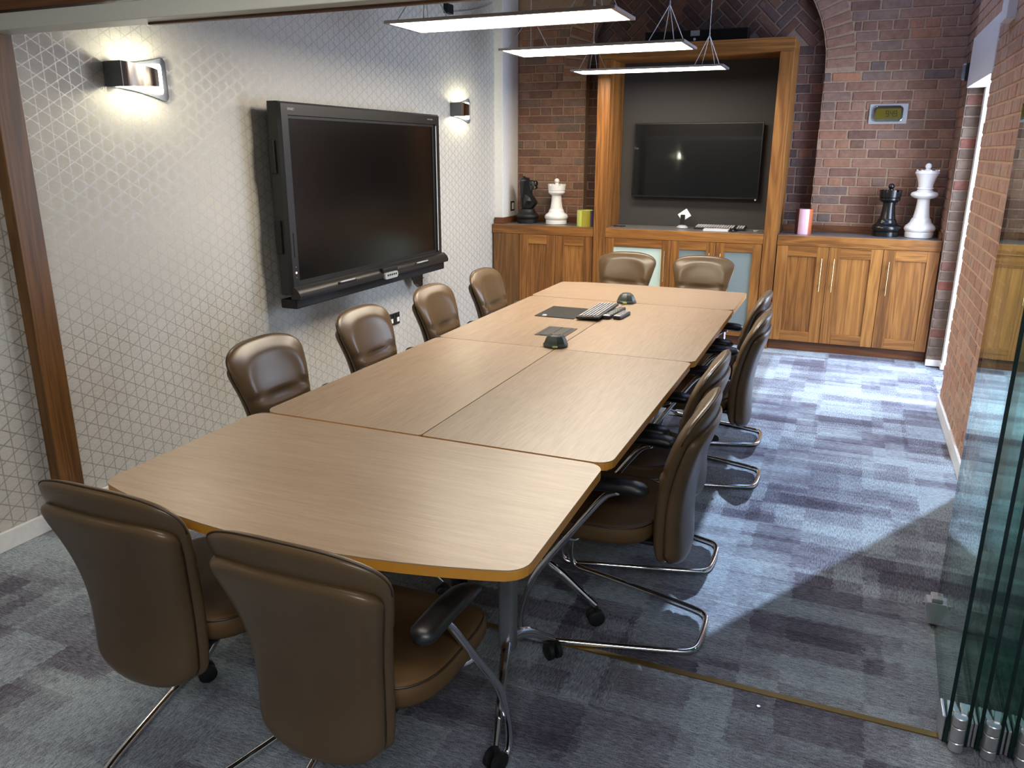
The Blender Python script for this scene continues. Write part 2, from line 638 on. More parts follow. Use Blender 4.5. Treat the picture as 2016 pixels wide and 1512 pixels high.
def mat_glass():
    """tinted pane: Fresnel mirror over a green-tinted clear body"""
    t = NT('green_tinted_glass')
    t.t.nodes.remove(t.b)
    tr = t.n('ShaderNodeBsdfTransparent')
    tr.inputs[0].default_value = (0.84, 0.945, 0.915, 1)
    gl = t.n('ShaderNodeBsdfGlossy')
    gl.inputs['Roughness'].default_value = 0.0
    gl.inputs['Color'].default_value = (0.86, 0.94, 0.90, 1)
    lw = t.n('ShaderNodeLayerWeight')               # same mirror strength seen from either face of the sheet
    lw.inputs['Blend'].default_value = 0.5
    sch = t.math('POWER', lw.outputs['Facing'], 5.0)
    fr = t.math('MULTIPLY_ADD', sch, 0.94, 0.06)
    mx = t.n('ShaderNodeMixShader')
    t.l(fr, mx.inputs[0]); t.l(tr.outputs[0], mx.inputs[1]); t.l(gl.outputs[0], mx.inputs[2])
    t.l(mx.outputs[0], t.out.inputs[0])
    return t.mat


M['glass'] = mat_glass()
M['glass_edge'] = plain('dark_green_glass_edge', srgb(10, 34, 34), 0.15)

# ------------------------------------------------------------------ room shell
XL, XR, YB, ZC = -3.14, 0.67, 7.39, 3.40
YREC = 7.50                      # arched recess behind the media tower
RX0, RX1 = -2.38, -0.335         # recess jambs
ACX, ACZ, AR = (RX0 + RX1) / 2, 2.28, (RX1 - RX0) / 2
YG = 2.24                        # line of the folding glass partition
HALL_Z = 2.62

# floor and carpet tiles
floor = struct(obj('floor', nbox(-3.6, 1.9, -3.2, 7.7, -0.10, -0.008), M['carpet']))
tile_me = bpy.data.meshes.new('carpet_tile')
tb = nbox(-0.2499, 0.2499, -0.2499, 0.2499, -0.012, 0.0, bevel=0.0006, seg=1)
tb.to_mesh(tile_me); tb.free()
tile_me.materials.append(M['carpet'])
for i in range(8):
    for j in range(13):
        x = XL + 0.25 + 0.5 * i
        y = 7.0 - 0.25 - 0.5 * j
        if x > XR - 0.2:
            continue
        obj('carpet_tile', tile_me, None, floor, (x, y, 0))
tn = bpy.data.meshes.new('carpet_tile_narrow')
tb = nbox(-0.1549, 0.1549, -0.2499, 0.2499, -0.012, 0.0, bevel=0.0006, seg=1)
tb.to_mesh(tn); tb.free()
tn.materials.append(M['carpet'])
for j in range(13):
    obj('carpet_tile', tn, None, floor, (XL + 3.5 + 0.155, 7.0 - 0.25 - 0.5 * j, 0))

# left wall with wallpaper
struct(obj('wall_left', nbox(XL - 0.15, XL, -3.2, 7.6, -0.1, ZC + 0.1), M['wallpaper']))
bb = bmesh.new()
box(bb, XL, XL + 0.016, -3.0, 6.99, 0.0, 0.085, bevel=0.004)
struct(obj('baseboard_left', bb, M['white_paint']))

# bricks --------------------------------------------------------------
BR = {}


def brick_mesh(l, h, d, mat):
    key = (round(l, 2), h, d, mat)
    if key not in BR:
        me = bpy.data.meshes.new('brick')
        b = nbox(-key[0] / 2, key[0] / 2, -d / 2, d / 2, -h / 2, h / 2, bevel=0.004, seg=1)
        b.to_mesh(me); b.free()
        me.materials.append(M[mat])
        BR[key] = me
    return BR[key]


def course(parent, mat, u0, u1, z, kind, place, seed):
    """one course of bricks from u0 to u1; place(u, z, mesh) puts one down"""
    rnd = random.Random(seed)
    L = 0.225 if kind == 's' else 0.1125
    u = u0 - rnd.choice([0.0, 0.1125, 0.056, 0.17]) * (1 if kind == 's' else 0.5)
    while u < u1 - 0.03:
        a, b = max(u + 0.005, u0 + 0.002), min(u + L - 0.005, u1 - 0.002)
        if b - a > 0.035:
            place((a + b) / 2, z, brick_mesh(b - a, 0.064, 0.05, mat))
        u += L


def put_back(parent, Y):
    def f(u, z, me):
        o = obj('brick', me, None, parent, (u, Y + 0.021 - random.uniform(0, 0.003), z))
        o.rotation_euler = (0, random.uniform(-0.006, 0.006), random.uniform(-0.01, 0.01))
    return f


def put_side(parent, X):
    def f(u, z, me):
        o = obj('brick', me, None, parent, (X + 0.021 - random.uniform(0, 0.003), u, z))
        o.rotation_euler = (random.uniform(-0.006, 0.006), 0, PI / 2)
    return f


# back wall: two flush faces and the spandrels over the arch
bm = bmesh.new()
box(bm, XL, RX0, YB, YB + 0.25, 0, ACZ)
box(bm, RX1, XR + 0.6, YB, YB + 0.25, 0, ACZ)
NA = 24
for y, flip in ((YB, False), (YREC, True)):
    for k in range(NA):
        a0, a1 = PI * k / NA, PI * (k + 1) / NA
        p = [(ACX + AR * math.cos(a0), ACZ + AR * math.sin(a0)), (ACX + AR * math.cos(a1), ACZ + AR * math.sin(a1))]
        q = [bm.verts.new((p[0][0], y, p[0][1])), bm.verts.new((p[1][0], y, p[1][1])), bm.verts.new((p[1][0], y, ZC + 0.1)), bm.verts.new((p[0][0], y, ZC + 0.1))]
        bm.faces.new(q if not flip else list(reversed(q)))
for k in range(NA):
    a0, a1 = PI * k / NA, PI * (k + 1) / NA
    q = [bm.verts.new((ACX + AR * math.cos(a), y, ACZ + AR * math.sin(a))) for a, y in ((a0, YB), (a0, YREC), (a1, YREC), (a1, YB))]
    bm.faces.new(q)
box(bm, XL, RX0, YB, YB + 0.25, ACZ, ZC + 0.1)
box(bm, RX1, XR + 0.6, YB, YB + 0.25, ACZ, ZC + 0.1)
wall_back = struct(obj('wall_back', bm, M['mortar']))
f = put_back(wall_back, YB)
VR = AR + 0.225


def arch_x(z, R):
    return math.sqrt(max(0, R * R - (z - ACZ) ** 2)) if z > ACZ else R


for r in range(13, 38):
    z = 0.0375 + 0.075 * r
    kind = 'h' if r % 4 == 2 else 's'
    ex = arch_x(z, VR) if z > ACZ else AR
    course(wall_back, 'brick', -3.05, ACX - ex, z, kind, f, 100 + r)
    course(wall_back, 'brick', ACX + ex, XR, z, kind, f, 300 + r)
for side in (0, 1):
    for k in range(8):
        a = 0.036 + k * 0.073
        a = a if side == 0 else PI - a
        me = brick_mesh(0.215, 0.064, 0.05, 'brick')
        o = obj('brick', me, None, wall_back, (ACX + (AR + 0.1125) * math.cos(a), YB + 0.019, ACZ + (AR + 0.1125) * math.sin(a)))
        o.rotation_euler = (0, -a, 0)

# recess wall with straight courses below and herringbone above
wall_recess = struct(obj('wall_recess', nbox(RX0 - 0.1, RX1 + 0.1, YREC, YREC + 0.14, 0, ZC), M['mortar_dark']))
f = put_back(wall_recess, YREC)
for r in range(13, 33):
    z = 0.0375 + 0.075 * r
    kind = 'h' if r % 4 == 1 else 's'
    course(wall_recess, 'brick_shade', RX0 - 0.02, -2.02, z, kind, f, 500 + r)
    course(wall_recess, 'brick_shade', -0.66, RX1 + 0.02, z, kind, f, 700 + r)
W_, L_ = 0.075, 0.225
hb = brick_mesh(0.215, 0.064, 0.05, 'brick_shade')
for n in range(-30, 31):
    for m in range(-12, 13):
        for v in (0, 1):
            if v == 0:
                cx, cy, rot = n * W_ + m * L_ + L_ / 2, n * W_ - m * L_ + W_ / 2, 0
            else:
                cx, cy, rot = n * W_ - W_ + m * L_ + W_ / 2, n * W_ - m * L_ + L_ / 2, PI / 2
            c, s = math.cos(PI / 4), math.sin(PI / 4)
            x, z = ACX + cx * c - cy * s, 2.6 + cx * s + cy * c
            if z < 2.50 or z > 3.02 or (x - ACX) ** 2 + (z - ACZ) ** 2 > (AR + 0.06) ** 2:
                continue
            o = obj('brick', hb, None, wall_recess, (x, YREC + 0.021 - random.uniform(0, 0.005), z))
            o.rotation_euler = (0, -(PI / 4 + rot), 0)

# right wall: near length, strip over the doorway, return beside the cupboard
YD0, YD1 = 5.69, 6.88            # doorway in the right wall
bm = bmesh.new()
box(bm, XR, XR + 0.30, 4.12, YD0, 0, ZC + 0.1)
box(bm, XR, XR + 0.30, YD0, YD1, 2.40, ZC + 0.1)
wall_right = struct(obj('wall_right', bm, M['mortar_pink']))
f = put_side(wall_right, XR)
for r in range(0, 32):
    z = 0.0375 + 0.075 * r
    course(wall_right, 'brick_orange', 4.13, YD0 - 0.004, z, 'h' if r % 4 == 1 else 's', f, 900 + r)
for r in range(32, 37):
    z = 0.0375 + 0.075 * r
    course(wall_right, 'brick_orange', 5.45, YD1, z, 'h' if r % 4 == 1 else 's', f, 900 + r)
wall_return = struct(obj('wall_return', nbox(XR, XR + 0.115, YD1, YB, 0, ZC + 0.1), M['mortar_dark']))
f = put_back(wall_return, YD1)
f2 = put_side(wall_return, XR)
for r in range(1, 32):
    z = 0.0375 + 0.075 * r
    f(XR + 0.054, z, brick_mesh(0.098, 0.064, 0.05, 'brick_grey'))
    if r > 12:
        course(wall_return, 'brick', YD1 + 0.05, YB, z, 'h', f2, 1200 + r)
for r in range(32, 38):
    course(wall_return, 'brick', YD1, YB, 0.0375 + 0.075 * r, 's', f2, 1300 + r)
struct(obj('wall_doorway', nbox(XR + 0.115, 1.3, YD1 + 0.02, YB, 0, ZC + 0.1), M['white_paint']))
bm = bmesh.new()
box(bm, XR - 0.012, XR + 0.30, YD0 - 0.06, YD1 - 0.02, 2.07, 2.40, bevel=0.004)
struct(obj('trim_1', bm, M['white_paint']), 'white boxed lintel over the doorway in the brick wall', 'lintel')
bm = bmesh.new()
box(bm, XR - 0.05, XR - 0.001, 5.10, 5.30, 2.29, 2.75, bevel=0.004)
struct(obj('trim_6', bm, M['white_paint']), 'white boxed conduit cover on the brick above the lintel', 'cover')
bm = bmesh.new()
box(bm, 0.775, 0.815, 6.79, 6.90, 0.0, 2.07, bevel=0.004)
struct(obj('trim_2', bm, M['white_paint']), 'white painted door frame upright at the brick pier', 'door frame')
bm = bmesh.new()
box(bm, XR - 0.005, 0.775, YD1 - 0.02, YD1, 0.0, 0.05, bevel=0.003)
box(bm, 0.765, 0.83, 6.77, YD1, 0.0, 0.045, bevel=0.003)
struct(obj('baseboard_pier', bm, M['white_paint']))
bm = bmesh.new()
box(bm, XR - 0.018, XR - 0.001, 4.12, YD0 - 0.01, 0.0, 0.09, bevel=0.004)
struct(obj('baseboard_right', bm, M['white_paint']))
# hall side
struct(obj('wall_hall_right', nbox(1.35, 1.5, -3.2, 4.5, 0, ZC), M['hall']))
struct(obj('wall_hall_corner', nbox(XR + 0.3, 1.5, 4.12, 4.27, 0, ZC), M['hall']))
struct(obj('wall_hall_back', nbox(-3.3, 1.5, -3.3, -3.15, 0, ZC), M['hall']))

# unseen ceiling; rooflight opening placed and cut to shape the daylight on the carpet
sh = -SUN_DIR.y * ZC
RL = [(-0.47, 2.20 + sh), (0.66, 4.20 + sh), (0.66, 6.95 + sh), (-0.47, 6.95 + sh)]
bm = bmesh.new()


def slab(poly, z0, z1):
    prism(bm, poly, z0, z1)


x0, x1, y0, y1 = -3.3, 1.5, 2.19, 7.65
slab([(x0, y0), (RL[0][0], y0), (RL[0][0], y1), (x0, y1)], ZC, ZC + 0.12)
slab([(RL[1][0], y0), (x1, y0), (x1, y1), (RL[1][0], y1)], ZC, ZC + 0.12)
slab([(RL[0][0], y0), (RL[1][0], y0), RL[1], RL[0]], ZC, ZC + 0.12)
slab([(RL[3][0], RL[3][1]), RL[2], (RL[2][0], y1), (RL[3][0], y1)], ZC, ZC + 0.12)
box(bm, x0, x1, -3.3, 2.19, HALL_Z, HALL_Z + 0.12)
struct(obj('ceiling', bm, M['ceiling']))

# header above the partition: timber fascia, aluminium track, floor rail, timber post
struct(obj('wall_header', nbox(-3.3, 1.5, 2.21, 2.33, 2.12, ZC), M['oak_dark_x']))
bm = bmesh.new()
box(bm, XL, 1.3, 2.195, 2.30, 2.05, 2.107, bevel=0.003)
tr = struct(obj('trim_3', bm, M['track']), 'silver aluminium track of the glass partition under the timber beam', 'track')
bm = bmesh.new()
box(bm, -2.33, 1.3, 2.262, 2.285, 2.042, 2.05, bevel=0.002)
obj('track_lip', bm, M['oak_dark_x'], tr)
bm = bmesh.new()
box(bm, XL, 1.3, YG - 0.012, YG + 0.012, -0.004, 0.0035, bevel=0.001)
struct(obj('trim_4', bm, M['brass']), 'thin brass floor rail running across the carpet', 'floor rail')
bm = bmesh.new()
box(bm, XL, XL + 0.062, 2.193, 2.305, 0.0, 2.12, bevel=0.003)
struct(obj('trim_5', bm, M['oak_dark_v']), 'dark timber post standing against the wallpaper', 'post')
bm = bmesh.new()
lathe(bm, [(0.008, 0), (0.008, 0.003), (0.005, 0.004)], 12)
tag(obj('floor_socket', bm, M['chrome'], None, (-0.096, 2.166, 0.0)), 'tiny round metal socket sunk in the carpet by the brass rail', 'floor socket')

# white boxed pillar at the end of the papered wall
bm = bmesh.new()
box(bm, XL, -3.055, 7.02, YB, 0.968, ZC, bevel=0.002)
struct(obj('wall_pillar', bm, M['white_paint']))

# ------------------------------------------------------------------ fitted cupboards
YF = 6.95


def shaker(parent, x0, x1, z0, z1, panel, handle=None, stile=0.085, rail=0.085, panel_name='door_panel'):
    g = 0.002
    x0 += g; x1 -= g
    y0, y1 = YF, YF + 0.022
    door = obj('door', nbox(x0 + 0.004, x1 - 0.004, y1 - 0.004, y1, z0 + 0.004, z1 - 0.004), M['oak_v'], parent)
    for a, b in ((x0, x0 + stile), (x1 - stile, x1)):
        obj('stile', nbox(a, b, y0, y1 - 0.0045, z0, z1, bevel=0.0015, seg=1), M['oak_v'], door)
    for a, b in ((z1 - rail, z1), (z0, z0 + rail)):
        obj('rail', nbox(x0 + stile + 0.0005, x1 - stile - 0.0005, y0, y1 - 0.0045, a, b, bevel=0.0015, seg=1), M['oak_h'], door)
    obj(panel_name, nbox(x0 + stile + 0.0005, x1 - stile - 0.0005, y0 + 0.010, y1 - 0.0045, z0 + rail + 0.0005, z1 - rail - 0.0005), panel, door)
    if handle:
        hx = x1 - 0.045 if handle == 'r' else x0 + 0.045
        bm = bmesh.new()
        tube(bm, [(hx, y0 - 0.001, 0.57), (hx, y0 - 0.032, 0.57), (hx, y0 - 0.032, 0.525)], 0.0045, 10)
        tube(bm, [(hx, y0 - 0.032, 0.525), (hx, y0 - 0.032, 0.795)], 0.0048, 10)
        tube(bm, [(hx, y0 - 0.001, 0.75), (hx, y0 - 0.032, 0.75)], 0.004, 8)
        auto(obj('handle', bm, M['handle'], door))
    return door


def cupboard(name, label, x0, x1, yb):
    t = thing(name, label, 'cupboard', ((x0 + x1) / 2, 7.2, 0))
    return t


def off(parent, o):
    """keep world placement of a child made in world coordinates"""
    o.location = o.location - parent.location
    return o


def world_children(parent):
    for ch in parent.children:
        ch.location = ch.location - parent.location


DZ0, DZ1 = 0.088, 0.884
# right unit
t = cupboard('wall_cupboard', 'low oak cupboard with three handled doors under the black rook and white queen', -0.545, 0.668, 7.37)
bm = bmesh.new(); box(bm, -0.545, 0.664, YF + 0.0225, 7.37, DZ0 - 0.001, DZ1 + 0.0005); obj('carcass', bm, M['oak_v'], t)
bm = bmesh.new(); box(bm, -0.545, 0.664, 7.0, 7.3, 0.0, DZ0 - 0.002); obj('plinth', bm, M['oak_dark_x'], t)
for a, b, h in ((-0.543, -0.140, 'r'), (-0.140, 0.264, 'l'), (0.264, 0.664, 'l')):
    shaker(t, a, b, DZ0, DZ1, M['oak_v'], h)
world_children(t)
# left unit
t = cupboard('wall_cupboard', 'low oak cupboard under the black knight, next to the papered wall', -3.115, -2.135, 7.37)
bm = bmesh.new(); box(bm, -3.13, -2.137, YF + 0.0225, 7.37, DZ0 - 0.001, DZ1 + 0.0005); obj('carcass', bm, M['oak_v'], t)
bm = bmesh.new(); box(bm, -3.13, -2.137, 7.0, 7.3, 0.0, DZ0 - 0.002); obj('plinth', bm, M['oak_dark_x'], t)
bm = bmesh.new(); box(bm, -3.117, -2.857, YF, YF + 0.022, DZ0, DZ1, bevel=0.0015); obj('filler_panel', bm, M['oak_dark_v'], t)
shaker(t, -2.855, -2.496, DZ0, DZ1, M['oak_v'])
shaker(t, -2.496, -2.139, DZ0, DZ1, M['oak_v'])
world_children(t)
# centre tower with its framed media niche
t = cupboard('media_tower', 'tall oak media tower framing the far screen, glazed doors below', -2.13, -0.55, 7.3)
for a, b in ((-2.133, -2.022), (-0.657, -0.55)):
    bm = bmesh.new(); box(bm, a, b, YF - 0.004, 7.44, 0.0, 2.379, bevel=0.003); obj('upright', bm, M['oak_v'], t)
bm = bmesh.new(); box(bm, -2.133, -0.55, YF - 0.004, 7.44, 2.380, 2.484, bevel=0.003); obj('lintel', bm, M['oak_h'], t)
bm = bmesh.new(); box(bm, -2.021, -0.658, 7.40, 7.43, 0.97, 2.379); obj('back_panel', bm, M['panel_grey'], t)
bm = bmesh.new(); box(bm, -2.021, -0.658, YF + 0.0225, 7.40, DZ0 - 0.001, DZ1 + 0.0005); obj('carcass', bm, M['oak_v'], t)
bm = bmesh.new(); box(bm, -2.021, -0.658, 7.0, 7.3, 0.0, DZ0 - 0.002); obj('plinth', bm, M['oak_dark_x'], t)
shaker(t, -2.020, -1.428, DZ0, DZ1, M['frost_lit'], 'r', 0.075, 0.075, 'glass_panel')
shaker(t, -1.428, -1.044, DZ0, DZ1, M['frost_grey'], 'r', 0.075, 0.075, 'glass_panel')
shaker(t, -1.044, -0.660, DZ0, DZ1, M['frost_grey'], 'l', 0.075, 0.075, 'glass_panel')
world_children(t)


def worktop(name, label, x0, x1, yb, upstand=None):
    bm = bmesh.new()
    box(bm, x0, x1, YF - 0.002, YF + 0.02, 0.886, 0.9675, bevel=0.002)
    o = obj(name, bm, M['oak_h'])
    tag(o, label, 'worktop')
    bm = bmesh.new()
    box(bm, x0, x1, YF + 0.0205, yb, 0.886, 0.968)
    obj('top_surface', bm, M['grey_top'], o)
    for u in upstand or []:
        bm = bmesh.new()
        box(bm, *u, 0.9685, 1.024, bevel=0.002)
        obj('upstand', bm, M['oak_dark_x'], o)
    return o


worktop('worktop', 'grey worktop with oak front edge and upstand, right of the tower', -0.545, 0.666, 7.37, [(-0.545, 0.666, 7.37, 7.388), (0.648, 0.666, 7.02, 7.369)])
worktop('worktop', 'grey worktop with oak front edge and upstand, left of the tower', -3.13, -2.136, 7.37, [(-3.054, -2.136, 7.37, 7.388), (-3.13, -3.037, 6.995, 7.015), (-3.053, -3.037, 7.0155, 7.369)])
worktop('worktop', 'grey worktop with oak front edge under the far screen', -2.021, -0.658, 7.40)

# ------------------------------------------------------------------ meeting tables
TZ = 0.742


def tabletop(poly, matk, name='tabletop'):
    bm = bmesh.new()
    prism(bm, poly, TZ - 0.003, TZ)
    top = obj(name, bm, M[matk])
    bm = bmesh.new()
    prism(bm, poly, TZ - 0.028, TZ - 0.0032, bevel=0.0025)
    e = obj('edge_band', bm, M['edge'])
    return top, e


def castor(parent, x, y, rz=0.0):
    bm = bmesh.new()
    for s in (-1, 1):
        m = Matrix.Translation((x, y, 0.03)) @ Matrix.Rotation(rz, 4, 'Z') @ Matrix.Translation((0, 0, 0)) @ Matrix.Rotation(PI / 2, 4, 'X')
        b2 = bmesh.new()
        lathe(b2, [(0.022, -0.010), (0.029, -0.007), (0.029, 0.007), (0.022, 0.010)], 18)
        bmesh.ops.transform(b2, matrix=Matrix.Translation((x, y, 0.0292)) @ Matrix.Rotation(rz, 4, 'Z') @ Matrix.Translation((0, s * 0.015, 0)) @ Matrix.Rotation(PI / 2, 4, 'X'), verts=b2.verts)
        tmp = bpy.data.meshes.new('tmp'); b2.to_mesh(tmp); b2.free(); bm.from_mesh(tmp); bpy.data.meshes.remove(tmp)
    tube(bm, [(x, y, 0.03), (x, y, 0.066)], 0.008, 8)
    return auto(obj('castor', bm, M['rubber'], parent))


def t_leg(parent, x, y, ang, span=0.27, ang2=None):
    """column with two sweeping chrome feet along direction ang, each on a castor"""
    c, s = math.cos(ang), math.sin(ang)
    bm = bmesh.new()
    prism(bm, [(x + px, y + py) for px, py in rounded(-0.024, 0.024, -0.024, 0.024, 0.011, 3)], 0.20, TZ - 0.029, bevel=0.003)
    leg = auto(obj('leg', bm, M['steel_grey'], parent))
    for sg in (-1, 1):
        if ang2 is not None and sg == 1:
            c, s = math.cos(ang2), math.sin(ang2)
        bm = bmesh.new()
        P = catmull([(x + c * sg * d, y + s * sg * d, z) for d, z in ((0.0, 0.225), (0.05, 0.215), (0.13, 0.175), (0.21, 0.115), (span, 0.072))], 5)
        n = len(P)
        tube(bm, P, [0.022 - 0.010 * i / (n - 1) for i in range(n)], 10, flat=0.75)
        auto(obj('foot', bm, M['chrome'], leg))
        castor(leg, x + c * sg * span, y + s * sg * span, ang + 0.6 * sg)
    return leg


def mod_bar(parent, x0, x1, y0, y1):
    bm = bmesh.new()
    box(bm, x0, x1, y0, y1, TZ - 0.075, TZ - 0.029, bevel=0.003)
    obj('under_beam', bm, M['charcoal'], parent)


TX0, TX1, TXM = -1.835, -0.572, -1.203


def add_table(label, poly, matk, legs, beam):
    cx = sum(p[0] for p in poly) / len(poly); cy = sum(p[1] for p in poly) / len(poly)
    t = thing('meeting_table', label, 'table', (cx, cy, 0), 0, 'tables pushed together into one long meeting table')
    a, b = tabletop(poly, matk)
    a.parent = t; b.parent = t
    for lg in legs:
        t_leg(t, lg[0], lg[1], lg[2], 0.27, lg[3] if len(lg) > 3 else None)
    mod_bar(t, *beam)
    world_children(t)
    return t


def bow(y0, amp, x0, x1, n, sgn):
    return [(x0 + (x1 - x0) * k / n, y0 + sgn * amp * (1 - (2 * k / n - 1) ** 2), 0.0) for k in range(1, n)]


# near end table, bowed front
Yn0, Yn1 = 1.43, 2.088
pts = [(TX0, Yn0, 0.06)] + bow(Yn0, 0.105, TX0, TX1, 14, -1) + [(TX1, Yn0, 0.06), (TX1 - 0.012, Yn1, 0.05), (TX0 - 0.012, Yn1, 0.05)]
add_table('nearest end table with a bowed front edge', rounded_poly(pts, 0), 'lam_x',
          [(-0.805, 1.885, PI / 2 + 0.28, PI / 2 - 0.18), (-1.735, 1.885, PI / 2)], (-1.715, -0.825, 1.865, 1.905))
Ya0, Ya1, Yb1 = 2.10, 3.378, 4.655
g = 0.002
add_table('wide right-hand table just behind the nearest end table', rounded_poly([(TXM + g, Ya0, 0.012), (TX1, Ya0, 0.05), (TX1, Ya1 - g, 0.035), (TXM + g, Ya1 - g, 0.008)], 0), 'lam_y',
          [(-0.955, 2.40, 0.0), (-0.955, 3.15, 0.0)], (-0.975, -0.935, 2.425, 3.125))
add_table('left-hand table beside the second and nearest papered-wall chairs', rounded_poly([(TX0, Ya0, 0.05), (TXM - g, Ya0, 0.012), (TXM - g, Ya1 - g, 0.008), (TX0 + 0.012, Ya1 - g, 0.035)], 0), 'lam_y',
          [(-1.53, 2.33, 0.0), (-1.53, 3.15, 0.0)], (-1.55, -1.51, 2.35, 3.13))
add_table('right-hand table with the two remotes on its left edge', rounded_poly([(TXM + g, Ya1 + g, 0.008), (TX1 + 0.01, Ya1 + g, 0.035), (TX1, Yb1, 0.035), (TXM + g, Yb1, 0.008)], 0), 'lam_y',
          [(-0.87, 3.62, 0.0), (-0.87, 4.42, 0.0)], (-0.89, -0.85, 3.64, 4.40))
add_table('left-hand table holding the dark mat and cable hatch', rounded_poly([(TX0 + 0.012, Ya1 + g, 0.035), (TXM - g, Ya1 + g, 0.008), (TXM - g, Yb1, 0.008), (TX0 + 0.01, Yb1, 0.035)], 0), 'lam_y',
          [(-1.53, 3.62, 0.0), (-1.53, 4.42, 0.0)], (-1.55, -1.51, 3.64, 4.40))
pts = [(TX0, Yb1 + 0.006, 0.045), (TX1, Yb1 + 0.006, 0.045), (TX1, 5.30, 0.03)] + bow(5.30, 0.03, TX1, TX0, 8, 1) + [(TX0, 5.27, 0.03)]
add_table('far end table in front of the oak media tower', rounded_poly(pts, 0), 'lam_x',
          [(-0.765, 4.98, PI / 2), (-1.64, 4.98, PI / 2)], (-1.62, -0.78, 4.96, 5.0))

# ------------------------------------------------------------------ chairs
def interp(tab, x):
    """smooth curve through the table (Catmull-Rom on even enough knots)"""
    n = len(tab)
    if x <= tab[0][0]:
        return tab[0][1]
    if x >= tab[-1][0]:
        return tab[-1][1]
    for i in range(n - 1):
        a, b = tab[i][0], tab[i + 1][0]
        if x <= b:
            t_ = (x - a) / (b - a)
            p1, p2 = tab[i][1], tab[i + 1][1]
            m1 = (p2 - tab[i - 1][1]) / (b - tab[i - 1][0]) if i > 0 else (p2 - p1) / (b - a)
            m2 = (tab[i + 2][1] - p1) / (tab[i + 2][0] - a) if i + 2 < n else (p2 - p1) / (b - a)
            h = b - a
            return (2 * t_ ** 3 - 3 * t_ ** 2 + 1) * p1 + (t_ ** 3 - 2 * t_ ** 2 + t_) * h * m1 + (-2 * t_ ** 3 + 3 * t_ ** 2) * p2 + (t_ ** 3 - t_ ** 2) * h * m2


ZB0, ZB1 = 0.30, 0.875
W_TAB = [(0.30, 0.172), (0.40, 0.175), (0.48, 0.176), (0.56, 0.181), (0.64, 0.194), (0.72, 0.214), (0.80, 0.233), (0.90, 0.249)]
YC_TAB = [(0.30, 0.108), (0.42, 0.117), (0.54, 0.113), (0.66, 0.090), (0.78, 0.050), (0.90, 0.000)]


def pad(zb, zt_side, crown, botcrown, wofs, front, back, NU=26, NV=40, crease=None, concave=0.0, ridge=0.0, pw=5, lip=None, yofs=0.0, cn=2.6):
    """upholstered slab: front(u,v)/back offsets around the curved centre surface"""
    bm = bmesh.new()
    us = [-math.cos(PI * i / NU) for i in range(NU + 1)]
    vs = [(1 - math.cos(PI * j / NV)) / 2 * 0.6 + 0.4 * j / NV for j in range(NV + 1)]
    F, B = {}, {}
    for i, u in enumerate(us):
        k = (1 - abs(u) ** cn) ** (1 / cn) if abs(u) < 1 else 0.0
        zt = zt_side + crown * k
        kb = (1 - abs(u) ** 2.2) ** (1 / 2.2) if abs(u) < 1 else 0.0
        z0 = zb - botcrown * kb
        for j, v in enumerate(vs):
            z = z0 + (zt - z0) * v
            w = interp(W_TAB, z) - wofs
            x = u * w
            e = math.sqrt(max(0, 1 - abs(u) ** pw)) * math.sqrt(max(0, 1 - abs(2 * v - 1) ** (pw + 2)))
            yc = interp(YC_TAB, z) + concave * (u * u) + yofs
            fo = front * e
            if ridge:
                vv = max(0.0, (z - 0.66) / (zt - 0.66 + 1e-6)) if z > 0.66 else 0.0
                sN = (abs(u) ** 3 + vv ** 3) ** (1 / 3)
                up_ = min(1.0, max(0.0, (z - 0.60) / 0.05))
                fo += e * up_ * (ridge * math.exp(-((sN - 0.80) / 0.10) ** 2) - 0.5 * ridge * max(0.0, 1 - (sN / 0.68) ** 6))
            if crease:
                for zc, dpt in crease:
                    zz = zc + 0.012 * u * u
                    fo -= dpt * e * math.exp(-((z - zz) / 0.007) ** 2)
                    fo += 0.70 * dpt * e * (1 - u * u) * math.exp(-((z - zz + 0.026) / 0.022) ** 2)
            bo = back * e
            if lip:
                zl, depth = lip
                zl = zl - 0.16 * abs(u) ** 3
                bo = max(0.004 * e, bo - depth * e / (1 + math.exp((z - zl) / 0.004)))
            edge = i in (0, NU) or j in (0, NV)
            F[i, j] = bm.verts.new((x, yc + fo, z))
            B[i, j] = F[i, j] if edge else bm.verts.new((x, yc - bo, z))
    for i in range(NU):
        for j in range(NV):
            bm.faces.new((F[i, j], F[i, j + 1], F[i + 1, j + 1], F[i + 1, j]))
            q = (B[i, j], B[i + 1, j], B[i + 1, j + 1], B[i, j + 1])
            try:
                bm.faces.new(q)
            except ValueError:
                pass
    bmesh.ops.recalc_face_normals(bm, faces=bm.faces[:])
    return bm


